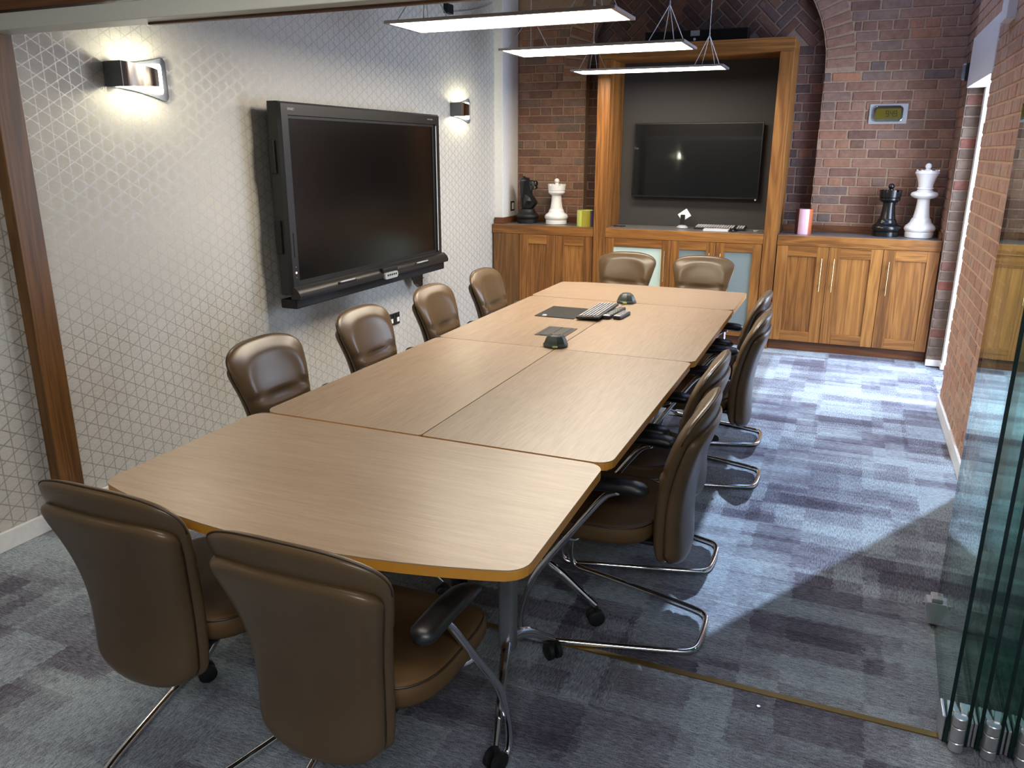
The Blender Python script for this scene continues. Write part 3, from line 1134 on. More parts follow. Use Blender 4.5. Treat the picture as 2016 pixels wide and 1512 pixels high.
def make_chair(label):
    t = thing('meeting_chair', label, 'chair', (0, 0, 0), 0, 'brown leather meeting chairs round the table')
    back = obj('backrest', pad(0.365, 0.772, 0.103, 0.062, 0.0, 0.036, 0.036, crease=[(0.648, 0.021)], concave=0.020, ridge=0.006, pw=4), M['leather'], t, smooth=True)
    # stitched seams along crease and shoulder
    bm = bmesh.new()
    pts = []
    for i in range(25):
        u = -0.93 + 1.86 * i / 24
        pts.append((u * (interp(W_TAB, 0.648)), interp(YC_TAB, 0.648 + 0.012 * u * u) + 0.020 * u * u + 0.0155 * math.sqrt(max(0, 1 - abs(u) ** 4)), 0.648 + 0.012 * u * u))
    tube(bm, pts, 0.0022, 6)
    obj('stitching', bm, M['piping'], back, smooth=True)
    bm = bmesh.new()
    pts = []
    for i in range(41):
        a = PI * i / 40
        u = -math.cos(a)
        k = (1 - abs(u) ** 2.6) ** (1 / 2.6) if abs(u) < 1 else 0.0
        z = 0.772 + 0.1025 * k
        pts.append((u * interp(W_TAB, z) * 0.996, interp(YC_TAB, z) + 0.020 * u * u - 0.004, z))
    tube(bm, pts, 0.0018, 6)
    obj('piping', bm, M['piping'], back, smooth=True)
    # rear shell: second upholstered panel tucked under the top roll
    shell = pad(0.372, 0.738, 0.068, 0.076, 0.008, 0.0, 0.036, NU=30, NV=40, concave=0.020, pw=14, yofs=-0.022, cn=3.4)
    obj('back_shell', shell, M['leather'], t, smooth=True)
    # seat
    bm = bmesh.new()
    n = 40
    rings = []
    prof = [(0.90, -0.040), (0.97, -0.034), (1.0, -0.018), (1.0, 0.004), (0.985, 0.016), (0.955, 0.024), (0.90, 0.026), (0.70, 0.020), (0.40, 0.013), (0.12, 0.010)]
    for s, dz in prof:
        ring = []
        for k in range(n):
            a = 2 * PI * k / n
            ca, sa = math.cos(a), math.sin(a)
            ex = 2 / 3.6
            px = 0.232 * math.copysign(abs(ca) ** ex, ca)
            py = 0.225 * math.copysign(abs(sa) ** ex, sa)
            px *= 1 + 0.05 * sa
            drop = -0.022 * max(0, (py * s - 0.10) / 0.125) ** 2
            ring.append(bm.verts.new((px * s, 0.375 + py * s, 0.437 + dz + drop)))
        rings.append(ring)
    for a, b in zip(rings, rings[1:]):
        for k in range(n):
            j = (k + 1) % n
            bm.faces.new((a[k], a[j], b[j], b[k]))
    bm.faces.new(list(reversed(rings[0]))); bm.faces.new(rings[-1])
    seat = obj('seat', bm, M['seat_leather'], t, smooth=True)
    bm = bmesh.new()
    pp = []
    for k in range(n):
        a = 2 * PI * k / n
        ca, sa = math.cos(a), math.sin(a)
        ex = 2 / 3.6
        px = 0.232 * math.copysign(abs(ca) ** ex, ca) * (1 + 0.05 * sa)
        py = 0.225 * math.copysign(abs(sa) ** ex, sa)
        drop = -0.022 * max(0, (py - 0.10) / 0.125) ** 2
        pp.append((px * 0.972, 0.375 + py * 0.972, 0.458 + drop))
    tube(bm, pp, 0.003, 6, closed=True)
    obj('piping', bm, M['piping'], seat, smooth=True)
    # chrome sled frame: one bent tube from arm to arm round the back of the base
    side = [(0.226, 0.255, 0.592), (0.227, 0.30, 0.568), (0.232, 0.367, 0.479), (0.240, 0.452, 0.361), (0.252, 0.523, 0.255), (0.260, 0.556, 0.165), (0.266, 0.570, 0.085), (0.268, 0.560, 0.030), (0.262, 0.525, 0.0115), (0.240, 0.43, 0.0112), (0.182, 0.20, 0.0112), (0.142, 0.055, 0.0112), (0.115, 0.008, 0.0112), (0.060, -0.006, 0.0112)]
    path = side + [(-x, y, z) for x, y, z in reversed(side)]
    bm = bmesh.new()
    tube(bm, catmull(path, 5), 0.0112, 10)
    obj('sled_frame', bm, M['chrome'], t, smooth=True)
    bm = bmesh.new()
    tube(bm, catmull([(0.237, 0.420, 0.405), (0.19, 0.400, 0.388), (0.0, 0.39, 0.386), (-0.19, 0.400, 0.388), (-0.237, 0.420, 0.405)], 5), 0.010, 8)
    obj('crossbar', bm, M['chrome'], t, smooth=True)
    bm = bmesh.new()
    box(bm, -0.15, 0.15, 0.10, 0.50, 0.385, 0.399, bevel=0.004)
    box(bm, -0.10, 0.10, 0.085, 0.16, 0.36, 0.42, bevel=0.006)
    obj('seat_plate', bm, M['black_matt'], t)
    for s in (-1, 1):
        bm = bmesh.new()
        P = catmull([(s * 0.224, 0.160, 0.606), (s * 0.226, 0.22, 0.613), (s * 0.226, 0.30, 0.613), (s * 0.225, 0.385, 0.602), (s * 0.224, 0.450, 0.580)], 6)
        n2 = len(P)
        rad = []
        for i in range(n2):
            q = i / (n2 - 1)
            rad.append(0.035 * min(1.0, math.sqrt(max(0.02, 1 - (1 - min(q / 0.16, 1)) ** 2))) * (1 if q < 0.7 else 1 - 0.45 * (q - 0.7) / 0.3))
        tube(bm, P, rad, 14)
        for v in bm.verts:                     # flatten: wide and shallow
            i = min(range(n2), key=lambda k: (P[k] - v.co).length_squared)
            v.co.z = P[i].z + (v.co.z - P[i].z) * 0.66
        obj('armrest', bm, M['arm_black'], t, smooth=True)
    return t


CH = [
    ('leather chair nearest the camera on the left, its back to the viewer', -1.560, 1.165, 0.0),
    ('leather chair at the bowed table end with its right armrest in full view', -0.984, 1.120, 0.0),
    ('leather chair by the papered wall, nearest of the four there', -2.255, 2.56, -PI / 2),
    ('leather chair by the papered wall, left of the wall socket', -2.255, 3.30, -PI / 2),
    ('leather chair by the papered wall below the right end of the wall screen', -2.255, 4.04, -PI / 2),
    ('leather chair by the papered wall closest to the oak cupboards', -2.255, 4.77, -PI / 2),
    ('leather chair at the far table end before the pale frosted door', -1.575, 6.10, PI),
    ('leather chair at the far table end before the two grey frosted doors', -0.985, 6.10, PI),
    ('leather chair on the aisle side nearest the glass partition', -0.325, 2.475, PI / 2),
    ('leather chair on the aisle side, second from the glass partition', -0.375, 3.03, PI / 2),
    ('leather chair on the aisle side with its tall back beside open carpet', -0.305, 3.965, PI / 2),
    ('leather chair on the aisle side nearest the three-door cupboard', -0.362, 4.59, PI / 2),
]
proto = None
for lab, x, y, rz in CH:
    if proto is None:
        proto = make_chair(lab)
        proto.location = (x, y, 0); proto.rotation_euler = (0, 0, rz)
    else:
        dup(proto, (x, y, 0), rz, lab)

# ------------------------------------------------------------------ pendant lights
PZ = 2.236


def pendant(label, x0, x1, y0, y1):
    cx, cy = (x0 + x1) / 2, (y0 + y1) / 2
    hx, hy = (x1 - x0) / 2, (y1 - y0) / 2
    t = thing('pendant_light', label, 'light', (cx, cy, PZ), 0, 'slim LED panels hung over the table')
    bm = bmesh.new()
    w = 0.022
    box(bm, -hx, hx, -hy, -hy + w, 0, 0.014); box(bm, -hx, hx, hy - w, hy, 0, 0.014)
    box(bm, -hx, -hx + w, -hy + w, hy - w, 0, 0.014); box(bm, hx - w, hx, -hy + w, hy - w, 0, 0.014)
    box(bm, -hx + w, hx - w, -hy + w, hy - w, 0.008, 0.014)
    obj('frame', bm, M['alu'], t)
    bm = bmesh.new()
    box(bm, -hx + w + 0.0005, hx - w - 0.0005, -hy + w + 0.0005, hy - w - 0.0005, 0.0015, 0.0075)
    obj('diffuser', bm, M['led'], t)
    for s in (-1, 1):
        ax = s * (hx - 0.14)
        apex = (ax, 0, 0.235)
        for dx in (-0.075, 0.075):
            for dy in (-hy + 0.02, hy - 0.02):
                bm = bmesh.new()
                tube(bm, [(ax + dx, dy, 0.013), apex], 0.0024, 6)
                obj('wire', bm, M['white_paint'], t)
        bm = bmesh.new()
        tube(bm, [apex, (ax, 0, ZC - PZ)], 0.0020, 6)
        obj('wire', bm, M['white_paint'], t)
        bm = bmesh.new()
        lathe(bm, [(0.003, -0.014), (0.005, -0.01), (0.005, 0.016), (0.003, 0.02)], 10, apex)
        obj('gripper', bm, M['silver'], t)
    return t


pendant('long LED pendant nearest the camera', -2.268, -1.075, 3.72, 4.09)
pendant('middle LED pendant of the three over the table', -2.18, -1.005, 4.94, 5.35)
pendant('farthest LED pendant, in front of the oak tower', -2.19, -1.0, 6.38, 6.69)

# ------------------------------------------------------------------ wall sconces
def sconce(label, yc, zc):
    t = thing('wall_sconce', label, 'light', (XL, yc, zc), 0, 'curved metal sconces on the papered wall')
    # local: +x out of the wall, y along it
    m = Matrix(((0, 0, 1, 0), (1, 0, 0, 0), (0, 1, 0, 0), (0, 0, 0, 1)))

    def bow_tie(ya, yb, ha, hb, r, x0, x1, name, mat, smooth_top=10):
        top = []
        for k in range(smooth_top + 1):
            q = k / smooth_top
            top.append((ya + (yb - ya) * q, ha + (hb - ha) * q ** 2.0))
        pts = [(y, -h, 0) for y, h in top]
        pts[-1] = (pts[-1][0], pts[-1][1], r)
        pts2 = [(y, h, 0) for y, h in reversed(top)]
        pts2[0] = (pts2[0][0], pts2[0][1], r)
        bm = bmesh.new()
        prism(bm, rounded_poly(pts + pts2, 0, 6), x0, x1, bevel=0.0015, m=m)
        return auto(obj(name, bm, mat, t), 50)

    bow_tie(-0.165, 0.190, 0.052, 0.106, 0.022, 0.0, 0.008, 'back_plate', M['sconce_grey'])
    bow_tie(-0.118, 0.145, 0.052, 0.071, 0.014, 0.0085, 0.024, 'diffuser', M['bulb'])
    # flat end cheek towards the camera side
    bm = bmesh.new()
    box(bm, 0.0085, 0.106, -0.165, -0.160, -0.054, 0.054, bevel=0.001)
    obj('cheek', bm, M['sconce_grey'], t)
    # polished strap, swept back to the plate and tapering
    bm = bmesh.new()
    pts = [(0.105, -0.159), (0.112, -0.12), (0.110, -0.06), (0.100, -0.01), (0.084, 0.04), (0.064, 0.085)]
    P = catmull([(x, y, 0) for x, y in pts], 5)
    prev = None
    n = len(P)
    for i, p in enumerate(P):
        H = 0.054 - 0.017 * i / (n - 1)
        q = [bm.verts.new((p.x, p.y, -H)), bm.verts.new((p.x, p.y, H)), bm.verts.new((p.x - 0.003, p.y, H)), bm.verts.new((p.x - 0.003, p.y, -H))]
        if prev:
            for k in range(4):
                bm.faces.new((prev[k], q[k], q[(k + 1) % 4], prev[(k + 1) % 4]))
        else:
            bm.faces.new(q)
        prev = q
    bm.faces.new(list(reversed(prev)))
    bmesh.ops.recalc_face_normals(bm, faces=bm.faces[:])
    auto(obj('strap', bm, M['sconce_chrome'], t))
    # the lamp itself, hidden in the strap
    bm = bmesh.new()
    tube(bm, [(0.060, -0.010, -0.036), (0.060, -0.010, 0.036)], 0.016, 14)
    obj('bulb', bm, M['bulb_hot'], t, smooth=True)
    return t


sconce('curved metal sconce near the timber post, casting light up and down', 2.93, 1.95)
sconce('curved metal sconce farther along the papered wall, behind the viewer', -0.44, 1.95)
sconce('curved metal sconce between the wall screen and the white pillar', 6.30, 1.955)

# ------------------------------------------------------------------ big wall screen on the left wall
def big_screen():
    X0, XF = XL + 0.085, -2.955
    t = thing('wall_screen', 'large black interactive screen on the papered wall', 'screen', (XL, 4.72, 1.30))
    y0, y1, z0, z1 = 3.72, 5.595, 0.812, 1.888
    bm = bmesh.new()
    # frame as four bars with chamfered outer face
    yi0, yi1, zi0, zi1 = 3.793, 5.520, 0.869, 1.817
    def ring(x, ya, yb, za, zb):
        return [bm.verts.new((x, ya, za)), bm.verts.new((x, yb, za)), bm.verts.new((x, yb, zb)), bm.verts.new((x, ya, zb))]
    R = [ring(X0, y0 + 0.02, y1 - 0.02, z0 + 0.02, z1 - 0.02), ring(X0 + 0.02, y0, y1, z0, z1), ring(XF - 0.018, y0, y1, z0, z1), ring(XF, y0 + 0.016, y1 - 0.016, z0 + 0.012, z1 - 0.012), ring(XF, yi0, yi1, zi0, zi1), ring(XF - 0.022, yi0 + 0.004, yi1 - 0.004, zi0 + 0.004, zi1 - 0.004)]
    for a, b in zip(R, R[1:]):
        for k in range(4):
            j = (k + 1) % 4
            bm.faces.new((a[k], a[j], b[j], b[k]))
    bm.faces.new(list(reversed(R[0])))
    bmesh.ops.recalc_face_normals(bm, faces=bm.faces[:])
    obj('frame', bm, M['tv_grey'], t)
    obj('screen_glass', nbox(XF - 0.030, XF - 0.016, yi0, yi1, zi0, zi1), M['screen_matt'], t)
    # inner dark border
    bm = bmesh.new()
    bw = 0.018
    for q in ((yi0, yi1, zi1 - bw, zi1), (yi0, yi1, zi0, zi0 + bw), (yi0, yi0 + 0.012, zi0 + bw, zi1 - bw), (yi1 - 0.03, yi1, zi0 + bw, zi1 - bw)):
        box(bm, XF - 0.0165, XF - 0.012, *q)
    obj('inner_border', bm, M['black_matt'], t)
    bm = bmesh.new(); box(bm, XF - 0.012, XF + 0.001, yi1 + 0.002, yi1 + 0.016, zi0 + 0.01, zi1 - 0.01, bevel=0.002)
    obj('side_strip', bm, M['silver'], t)
    # pen tray: rounded ledge
    bm = bmesh.new()
    prof = [(XF - 0.02, 0.857), (XF + 0.012, 0.854), (XF + 0.034, 0.832), (XF + 0.046, 0.806), (XF + 0.040, 0.788), (XF - 0.02, 0.784)]
    a = [bm.verts.new((x, y0 + 0.01, z)) for x, z in prof]; b = [bm.verts.new((x, y1 + 0.01, z)) for x, z in prof]
    for k in range(len(prof)):
        j = (k + 1) % len(prof)
        bm.faces.new((a[k], a[j], b[j], b[k]))
    bm.faces.new(a); bm.faces.new(list(reversed(b)))
    bmesh.ops.recalc_face_normals(bm, faces=bm.faces[:])
    tray = auto(obj('pen_tray', bm, M['tv_grey'], t), 50)
    for yy in (4.22, 5.19):
        bm = bmesh.new()
        box(bm, XF + 0.024, XF + 0.044, yy - 0.10, yy + 0.10, 0.818, 0.834, bevel=0.006)
        obj('pen_rest', bm, M['black_gloss'], tray)
        bm = bmesh.new()
        tube(bm, [(XF + 0.045, yy - 0.09, 0.834), (XF + 0.045, yy - 0.05, 0.8345), (XF + 0.045, yy + 0.075, 0.8345)], [0.003, 0.006, 0.006], 10)
        obj('pen', bm, M['silver'], tray, smooth=True)
    bm = bmesh.new(); box(bm, XF + 0.016, XF + 0.050, 4.63, 4.83, 0.824, 0.856, bevel=0.010)
    obj('eraser', bm, M['black_matt'], tray)
    bm = bmesh.new()
    prism(bm, rounded(-0.085, 0.085, -0.022, 0.022, 0.018), 0, 0.03, bevel=0.002, m=Matrix.Translation((XF + 0.041, 4.73, 0.799)) @ Matrix(((0, 0, 0.5, 0), (1, 0, 0, 0), (0, 1, 0, 0), (0, 0, 0, 1))))
    pnl = obj('button_panel', bm, M['silver'], tray)
    bm = bmesh.new()
    for k in range(5):
        box(bm, XF + 0.054, XF + 0.0585, 4.675 + k * 0.026, 4.690 + k * 0.026, 0.797, 0.809, bevel=0.001)
    obj('buttons', bm, M['black_matt'], pnl)
    # lower speaker bar
    bm = bmesh.new(); box(bm, XL + 0.08, XF + 0.010, y0 + 0.015, y1 + 0.005, 0.728, 0.783, bevel=0.008)
    obj('lower_bar', bm, M['black_matt'], t)
    bm = bmesh.new(); box(bm, XL + 0.001, X0, 4.3, 5.1, 1.1, 1.6)
    obj('wall_mount', bm, M['black_matt'], t)
    for za, zb in ((1.50, 1.68), (1.05, 1.24)):
        bm = bmesh.new(); box(bm, X0 + 0.02, X0 + 0.055, y0 - 0.016, y0, za, zb, bevel=0.004)
        obj('side_grip', bm, M['black_matt'], t)
    bm = bmesh.new(); box(bm, XF - 0.014, XF + 0.003, y0 + 0.040, y0 + 0.052, 1.03, 1.17, bevel=0.002)
    obj('side_grip', bm, M['black_matt'], t)
    bm = bmesh.new(); lathe(bm, [(0.006, 0), (0.006, 0.003), (0.004, 0.004)], 12)
    bmesh.ops.transform(bm, matrix=Matrix.Translation((XF, y0 + 0.045, 0.940)) @ Matrix.Rotation(PI / 2, 4, 'Y'), verts=bm.verts)
    obj('power_led', bm, M['led_red'], t)
    for zz in (0.973, 0.912):
        bm = bmesh.new(); lathe(bm, [(0.003, 0), (0.003, 0.002), (0.002, 0.003)], 10)
        bmesh.ops.transform(bm, matrix=Matrix.Translation((XF, y0 + 0.045, zz)) @ Matrix.Rotation(PI / 2, 4, 'Y'), verts=bm.verts)
        obj('indicator', bm, M['silver'], t)
    # box and cable hanging under the right end
    bm = bmesh.new()
    prism(bm, [(5.27, 0.728), (5.43, 0.728), (5.425, 0.615), (5.39, 0.60), (5.34, 0.635)], 0, 0.035, bevel=0.003, m=Matrix.Translation((XL + 0.06, 0, 0)) @ Matrix(((0, 0, 1, 0), (1, 0, 0, 0), (0, 1, 0, 0), (0, 0, 0, 1))))
    cb = obj('cable_box', bm, M['black_gloss'], t)
    bm = bmesh.new()
    tube(bm, catmull([(XL + 0.08, 5.42, 0.675), (XL + 0.06, 5.47, 0.655), (XL + 0.05, 5.52, 0.66)], 5), 0.003, 6)
    obj('cable', bm, M['black_matt'], cb, smooth=True)
    # maker's mark and model text as thin raised lettering
    for txt, y, z, s in (('SMART', 3.79, 1.842, 0.020), ('SMART BOARD', 5.40, 1.846, 0.012)):
        o = lettering('lettering', txt, s, 0.0004, 0.0, M['silver'], t)
        o.location = (XF + 0.0006, y, z)
        o.rotation_euler = (PI / 2, 0, PI / 2)
    world_children(t)
    return t


big_screen()

# ------------------------------------------------------------------ far screen and what stands in the tower
t = thing('television', 'flat black television mounted on the grey panel of the oak tower', 'television', (-1.333, 7.40, 1.547))
bm = bmesh.new(); box(bm, -1.895, -0.769, 7.345, 7.372, 1.227, 1.870, bevel=0.004); obj('bezel', bm, M['black_gloss'], t)
bm = bmesh.new(); box(bm, -1.885, -0.779, 7.3435, 7.346, 1.243, 1.860); obj('screen_glass', bm, M['screen'], t)
bm = bmesh.new(); box(bm, -1.6, -1.05, 7.372, 7.399, 1.35, 1.75); obj('wall_mount', bm, M['black_matt'], t)
bm = bmesh.new(); lathe(bm, [(0.008, 0), (0.008, 0.004)], 10); bmesh.ops.transform(bm, matrix=Matrix.Translation((-0.79, 7.343, 1.223)) @ Matrix.Rotation(PI / 2, 4, 'X'), verts=bm.verts); obj('power_led', bm, M['silver'], t)
world_children(t)
t.location.y -= 0.018
t.rotation_euler = (-0.025, 0, -0.005)          # tipped slightly back on its bracket

t = thing('soundbar', 'long black soundbar with a small silver label lying on top of the tower', 'speaker', (-1.35, 7.15, 2.485))
bm = bmesh.new(); box(bm, -0.43, 0.42, -0.05, 0.05, 0.0, 0.105, bevel=0.008); obj('body', bm, M['black_gloss'], t)
bm = bmesh.new(); box(bm, -0.045, 0.03, -0.0515, -0.0495, 0.058, 0.100); obj('label', bm, M['silver'], t)
bm = bmesh.new(); lathe(bm, [(0.011, 0), (0.011, 0.003)], 14); bmesh.ops.transform(bm, matrix=Matrix.Translation((-0.01, -0.05, 0.032)) @ Matrix.Rotation(PI / 2, 4, 'X'), verts=bm.verts); obj('logo_disc', bm, M['white_gloss'], t)

WZ = 0.9682
t = thing('webcam', 'silver square-headed webcam on a black stem before the grey panel', 'camera', (-1.385, 7.20, WZ))
bm = bmesh.new(); lathe(bm, [(0.046, 0.0), (0.052, 0.006), (0.050, 0.014), (0.034, 0.026), (0.016, 0.032)], 28); obj('base', bm, M['silver'], t, smooth=True)
bm = bmesh.new(); box(bm, -0.020, 0.020, -0.012, 0.002, 0.028, 0.122, bevel=0.006); obj('stem', bm, M['black_matt'], t)
bm = bmesh.new(); box(bm, -0.045, 0.045, -0.016, 0.016, -0.038, 0.038, bevel=0.004, m=Matrix.Translation((0.010, 0.0195, 0.116)) @ Matrix.Rotation(-0.62, 4, 'Y')); obj('head', bm, M['white_gloss'], t)
t.scale = (1, 1, 1)


def keyboard(name, label, loc, rz, L, D, rows, cols, tilt=0.0, curved=False):
    t = thing(name, label, 'keyboard', loc, rz)
    bm = bmesh.new()
    box(bm, -L / 2, L / 2, -D / 2, D / 2, 0.002, 0.016, bevel=0.004)
    if tilt:
        bmesh.ops.rotate(bm, cent=(0, -D / 2, 0.002), matrix=Matrix.Rotation(tilt, 3, 'X'), verts=bm.verts)
    obj('body', bm, M['keybase'], t)
    kw, kd = (L - 0.02) / cols, (D - 0.02) / rows
    bm0 = nbox(-kw * 0.36, kw * 0.36, -kd * 0.27, kd * 0.27, 0, 0.006, bevel=0.0015, seg=1)
    me = bpy.data.meshes.new('key'); bm0.to_mesh(me); bm0.free(); me.materials.append(M['key'])
    for r in range(rows):
        for c in range(cols):
            y = -D / 2 + 0.01 + kd * (r + 0.5)
            if cols > 16 and c in (15,):
                continue
            o = obj('key', me, None, t, (-L / 2 + 0.01 + kw * (c + 0.5), y * math.cos(tilt), 0.0158 + math.tan(tilt) * (y + D / 2)))
            o.rotation_euler = (tilt, 0, 0)
    return t


keyboard('keyboard', 'black wireless keyboard on the worktop under the far screen', (-1.06, 7.25, WZ), -0.02, 0.44, 0.15, 5, 19, 0.10)
t = thing('notebook', 'thin white booklet lying before the keyboard on the worktop', 'booklet', (-1.07, 7.10, WZ), 0.03)
bm = bmesh.new(); box(bm, -0.105, 0.105, -0.06, 0.06, 0.001, 0.014, bevel=0.001); obj('pages', bm, M['white_paint'], t)
bm = bmesh.new(); box(bm, -0.107, 0.107, -0.062, 0.062, 0.014, 0.016); obj('cover', bm, M['white_gloss'], t)
t = thing('computer_mouse', 'black computer mouse at the right end of the white booklet', 'mouse', (-0.925, 7.12, WZ), PI / 2 + 0.1)
bm = bmesh.new()
bmesh.ops.create_uvsphere(bm, u_segments=20, v_segments=12, radius=1)
for v in bm.verts:
    v.co.x *= 0.055; v.co.y *= 0.032; v.co.z = max(v.co.z, -0.02) * 0.030
obj('shell', bm, M['black_gloss'], t, smooth=True)
bm = bmesh.new(); tube(bm, [(0.028, -0.004, 0.026), (0.028, 0.004, 0.026)], 0.006, 12); obj('wheel', bm, M['charcoal'], t)
t = thing('puck', 'small silver disc at the right end of the tower worktop', 'puck', (-0.745, 7.16, WZ))
bm = bmesh.new(); lathe(bm, [(0.020, 0), (0.023, 0.003), (0.023, 0.009), (0.019, 0.013)], 24); auto(obj('disc', bm, M['silver'], t))
bm = bmesh.new(); lathe(bm, [(0.010, 0.0131), (0.010, 0.0145)], 20); obj('button', bm, M['charcoal'], t)
for k, (x, lab) in enumerate(((-1.985, 'black cable grommet in the worktop beside the left tower upright'), (-1.925, 'black cable grommet with pale cap, right one of the pair'))):
    t = thing('cable_grommet', lab, 'grommet', (x, 7.17, WZ), 0, 'cable grommets on the tower worktop')
    bm = bmesh.new(); lathe(bm, [(0.029, 0), (0.029, 0.006), (0.022, 0.008), (0.022, 0.003)], 24); auto(obj('ring', bm, M['black_matt'], t))
    bm = bmesh.new(); lathe(bm, [(0.021, 0), (0.021, 0.005)], 24); obj('cap', bm, M['silver'], t)

# ------------------------------------------------------------------ chess pieces
def smooth_prof(p, n=4):
    q = catmull([(r, 0, z) for r, z in p], n)
    return [(max(0.0005, v.x), v.z) for v in q]


def rook(name, label, mat, loc):
    t = thing(name, label, 'chess piece', loc)
    s = 1.0
    bm = bmesh.new()
    lathe(bm, [(0.094, 0), (0.100, 0.003), (0.100, 0.036), (0.096, 0.040)], 40)
    auto(obj('base', bm, mat, t))
    bm = bmesh.new()
    pr = [(0.096, 0.040)] + smooth_prof([(0.104, 0.046), (0.110, 0.062), (0.106, 0.082), (0.088, 0.096), (0.076, 0.108), (0.070, 0.126)]) + [(0.064, 0.136), (0.061, 0.140)] + smooth_prof([(0.060, 0.141), (0.052, 0.19), (0.047, 0.24), (0.047, 0.268)])
    lathe(bm, pr, 40)
    auto(obj('stem', bm, mat, t), 28)
    bm = bmesh.new()
    lathe(bm, [(0.047, 0.268), (0.060, 0.270), (0.074, 0.284), (0.078, 0.288), (0.078, 0.302), (0.074, 0.306), (0.080, 0.310), (0.083, 0.352), (0.072, 0.352), (0.070, 0.330)], 40)
    head = auto(obj('battlement', bm, mat, t), 28)
    bm = bmesh.new()
    for k in range(6):                                    # merlons of the battlement
        a0 = 2 * PI * k / 6 + 0.2
        n = 5
        ring = []
        for r_, z_ in ((0.083, 0.351), (0.0835, 0.366), (0.0715, 0.366), (0.0715, 0.351)):
            ring.append([bm.verts.new((r_ * math.cos(a0 + 0.80 * i / n), r_ * math.sin(a0 + 0.80 * i / n), z_)) for i in range(n + 1)])
        for a, b in ((0, 1), (1, 2), (2, 3)):
            for i in range(n):
                bm.faces.new((ring[a][i], ring[a][i + 1], ring[b][i + 1], ring[b][i]))
        bm.faces.new([ring[q][0] for q in range(4)]); bm.faces.new([ring[q][n] for q in (3, 2, 1, 0)])
    bmesh.ops.recalc_face_normals(bm, faces=bm.faces[:])
    auto(obj('merlons', bm, mat, head), 30)
    bm = bmesh.new()
    lathe(bm, [(0.020, 0.330), (0.017, 0.372)] + [(0.0235 * math.cos(a), 0.394 + 0.0235 * math.sin(a)) for a in [math.radians(d) for d in range(-55, 86, 14)]], 24)
    auto(obj('ball', bm, mat, t), 40)
    return t


rook('chess_rook', 'large white rook chess piece on the left worktop', M['white_gloss'], (-2.575, 7.185, WZ))
rook('chess_rook', 'large black rook chess piece beside the white queen', M['black_gloss'], (0.268, 7.215, WZ))

t = thing('chess_queen', 'tall white queen chess piece at the right end of the worktop', 'chess piece', (0.512, 7.20, WZ))
bm = bmesh.new()
lathe(bm, [(0.098, 0), (0.104, 0.003), (0.106, 0.040), (0.101, 0.044)], 44); auto(obj('base', bm, M['white_gloss'], t))
bm = bmesh.new()
lathe(bm, [(0.101, 0.044)] + smooth_prof([(0.108, 0.050), (0.115, 0.068), (0.110, 0.088), (0.092, 0.106), (0.080, 0.120), (0.073, 0.140)]) + [(0.068, 0.150), (0.063, 0.153)] + smooth_prof([(0.062, 0.154), (0.053, 0.21), (0.047, 0.27), (0.047, 0.302)]), 44)
auto(obj('stem', bm, M['white_gloss'], t), 28)
bm = bmesh.new()
lathe(bm, smooth_prof([(0.047, 0.302), (0.075, 0.310), (0.097, 0.326), (0.099, 0.338), (0.090, 0.352), (0.060, 0.362)]) + [(0.058, 0.364), (0.058, 0.372), (0.050, 0.374), (0.059, 0.380), (0.060, 0.388), (0.053, 0.394)], 44)
auto(obj('collar', bm, M['white_gloss'], t), 30)
bm = bmesh.new()
lathe(bm, smooth_prof([(0.053, 0.394), (0.058, 0.425), (0.070, 0.465), (0.084, 0.492)]) + [(0.089, 0.498), (0.080, 0.518), (0.070, 0.516), (0.066, 0.506)], 44)
auto(obj('crown', bm, M['white_gloss'], t), 28)
for k in range(9):                                       # points of the crown
    a = 2 * PI * k / 9
    bm = bmesh.new()
    c, s = math.cos(a), math.sin(a)
    c1, s1 = math.cos(a + 0.34), math.sin(a + 0.34); c0, s0 = math.cos(a - 0.34), math.sin(a - 0.34)
    v = [bm.verts.new(p) for p in ((0.086 * c0, 0.086 * s0, 0.500), (0.086 * c1, 0.086 * s1, 0.500), (0.083 * c, 0.083 * s, 0.527), (0.072 * c0, 0.072 * s0, 0.500), (0.072 * c1, 0.072 * s1, 0.500), (0.074 * c, 0.074 * s, 0.525))]
    for q in ((0, 1, 2), (5, 4, 3), (0, 2, 5, 3), (1, 4, 5, 2), (0, 3, 4, 1)):
        bm.faces.new([v[i] for i in q])
    bmesh.ops.recalc_face_normals(bm, faces=bm.faces[:])
    obj('crown_point', bm, M['white_gloss'], t)
bm = bmesh.new()
lathe(bm, [(0.066, 0.506), (0.045, 0.520), (0.020, 0.526), (0.017, 0.532)] + [(0.0235 * math.cos(a), 0.552 + 0.0235 * math.sin(a)) for a in [math.radians(d) for d in range(-50, 86, 14)]], 24)
auto(obj('ball', bm, M['white_gloss'], t), 40)

# black knight
t = thing('chess_knight', 'large black knight chess piece by the white pillar', 'chess piece', (-2.868, 7.185, WZ))
bm = bmesh.new()
lathe(bm, [(0.092, 0), (0.098, 0.003), (0.098, 0.036), (0.094, 0.040)] + smooth_prof([(0.102, 0.046), (0.107, 0.060), (0.103, 0.078), (0.085, 0.094), (0.072, 0.110), (0.066, 0.128)]) + [(0.060, 0.134)], 40)
auto(obj('base', bm, M['black_matt'], t), 30)
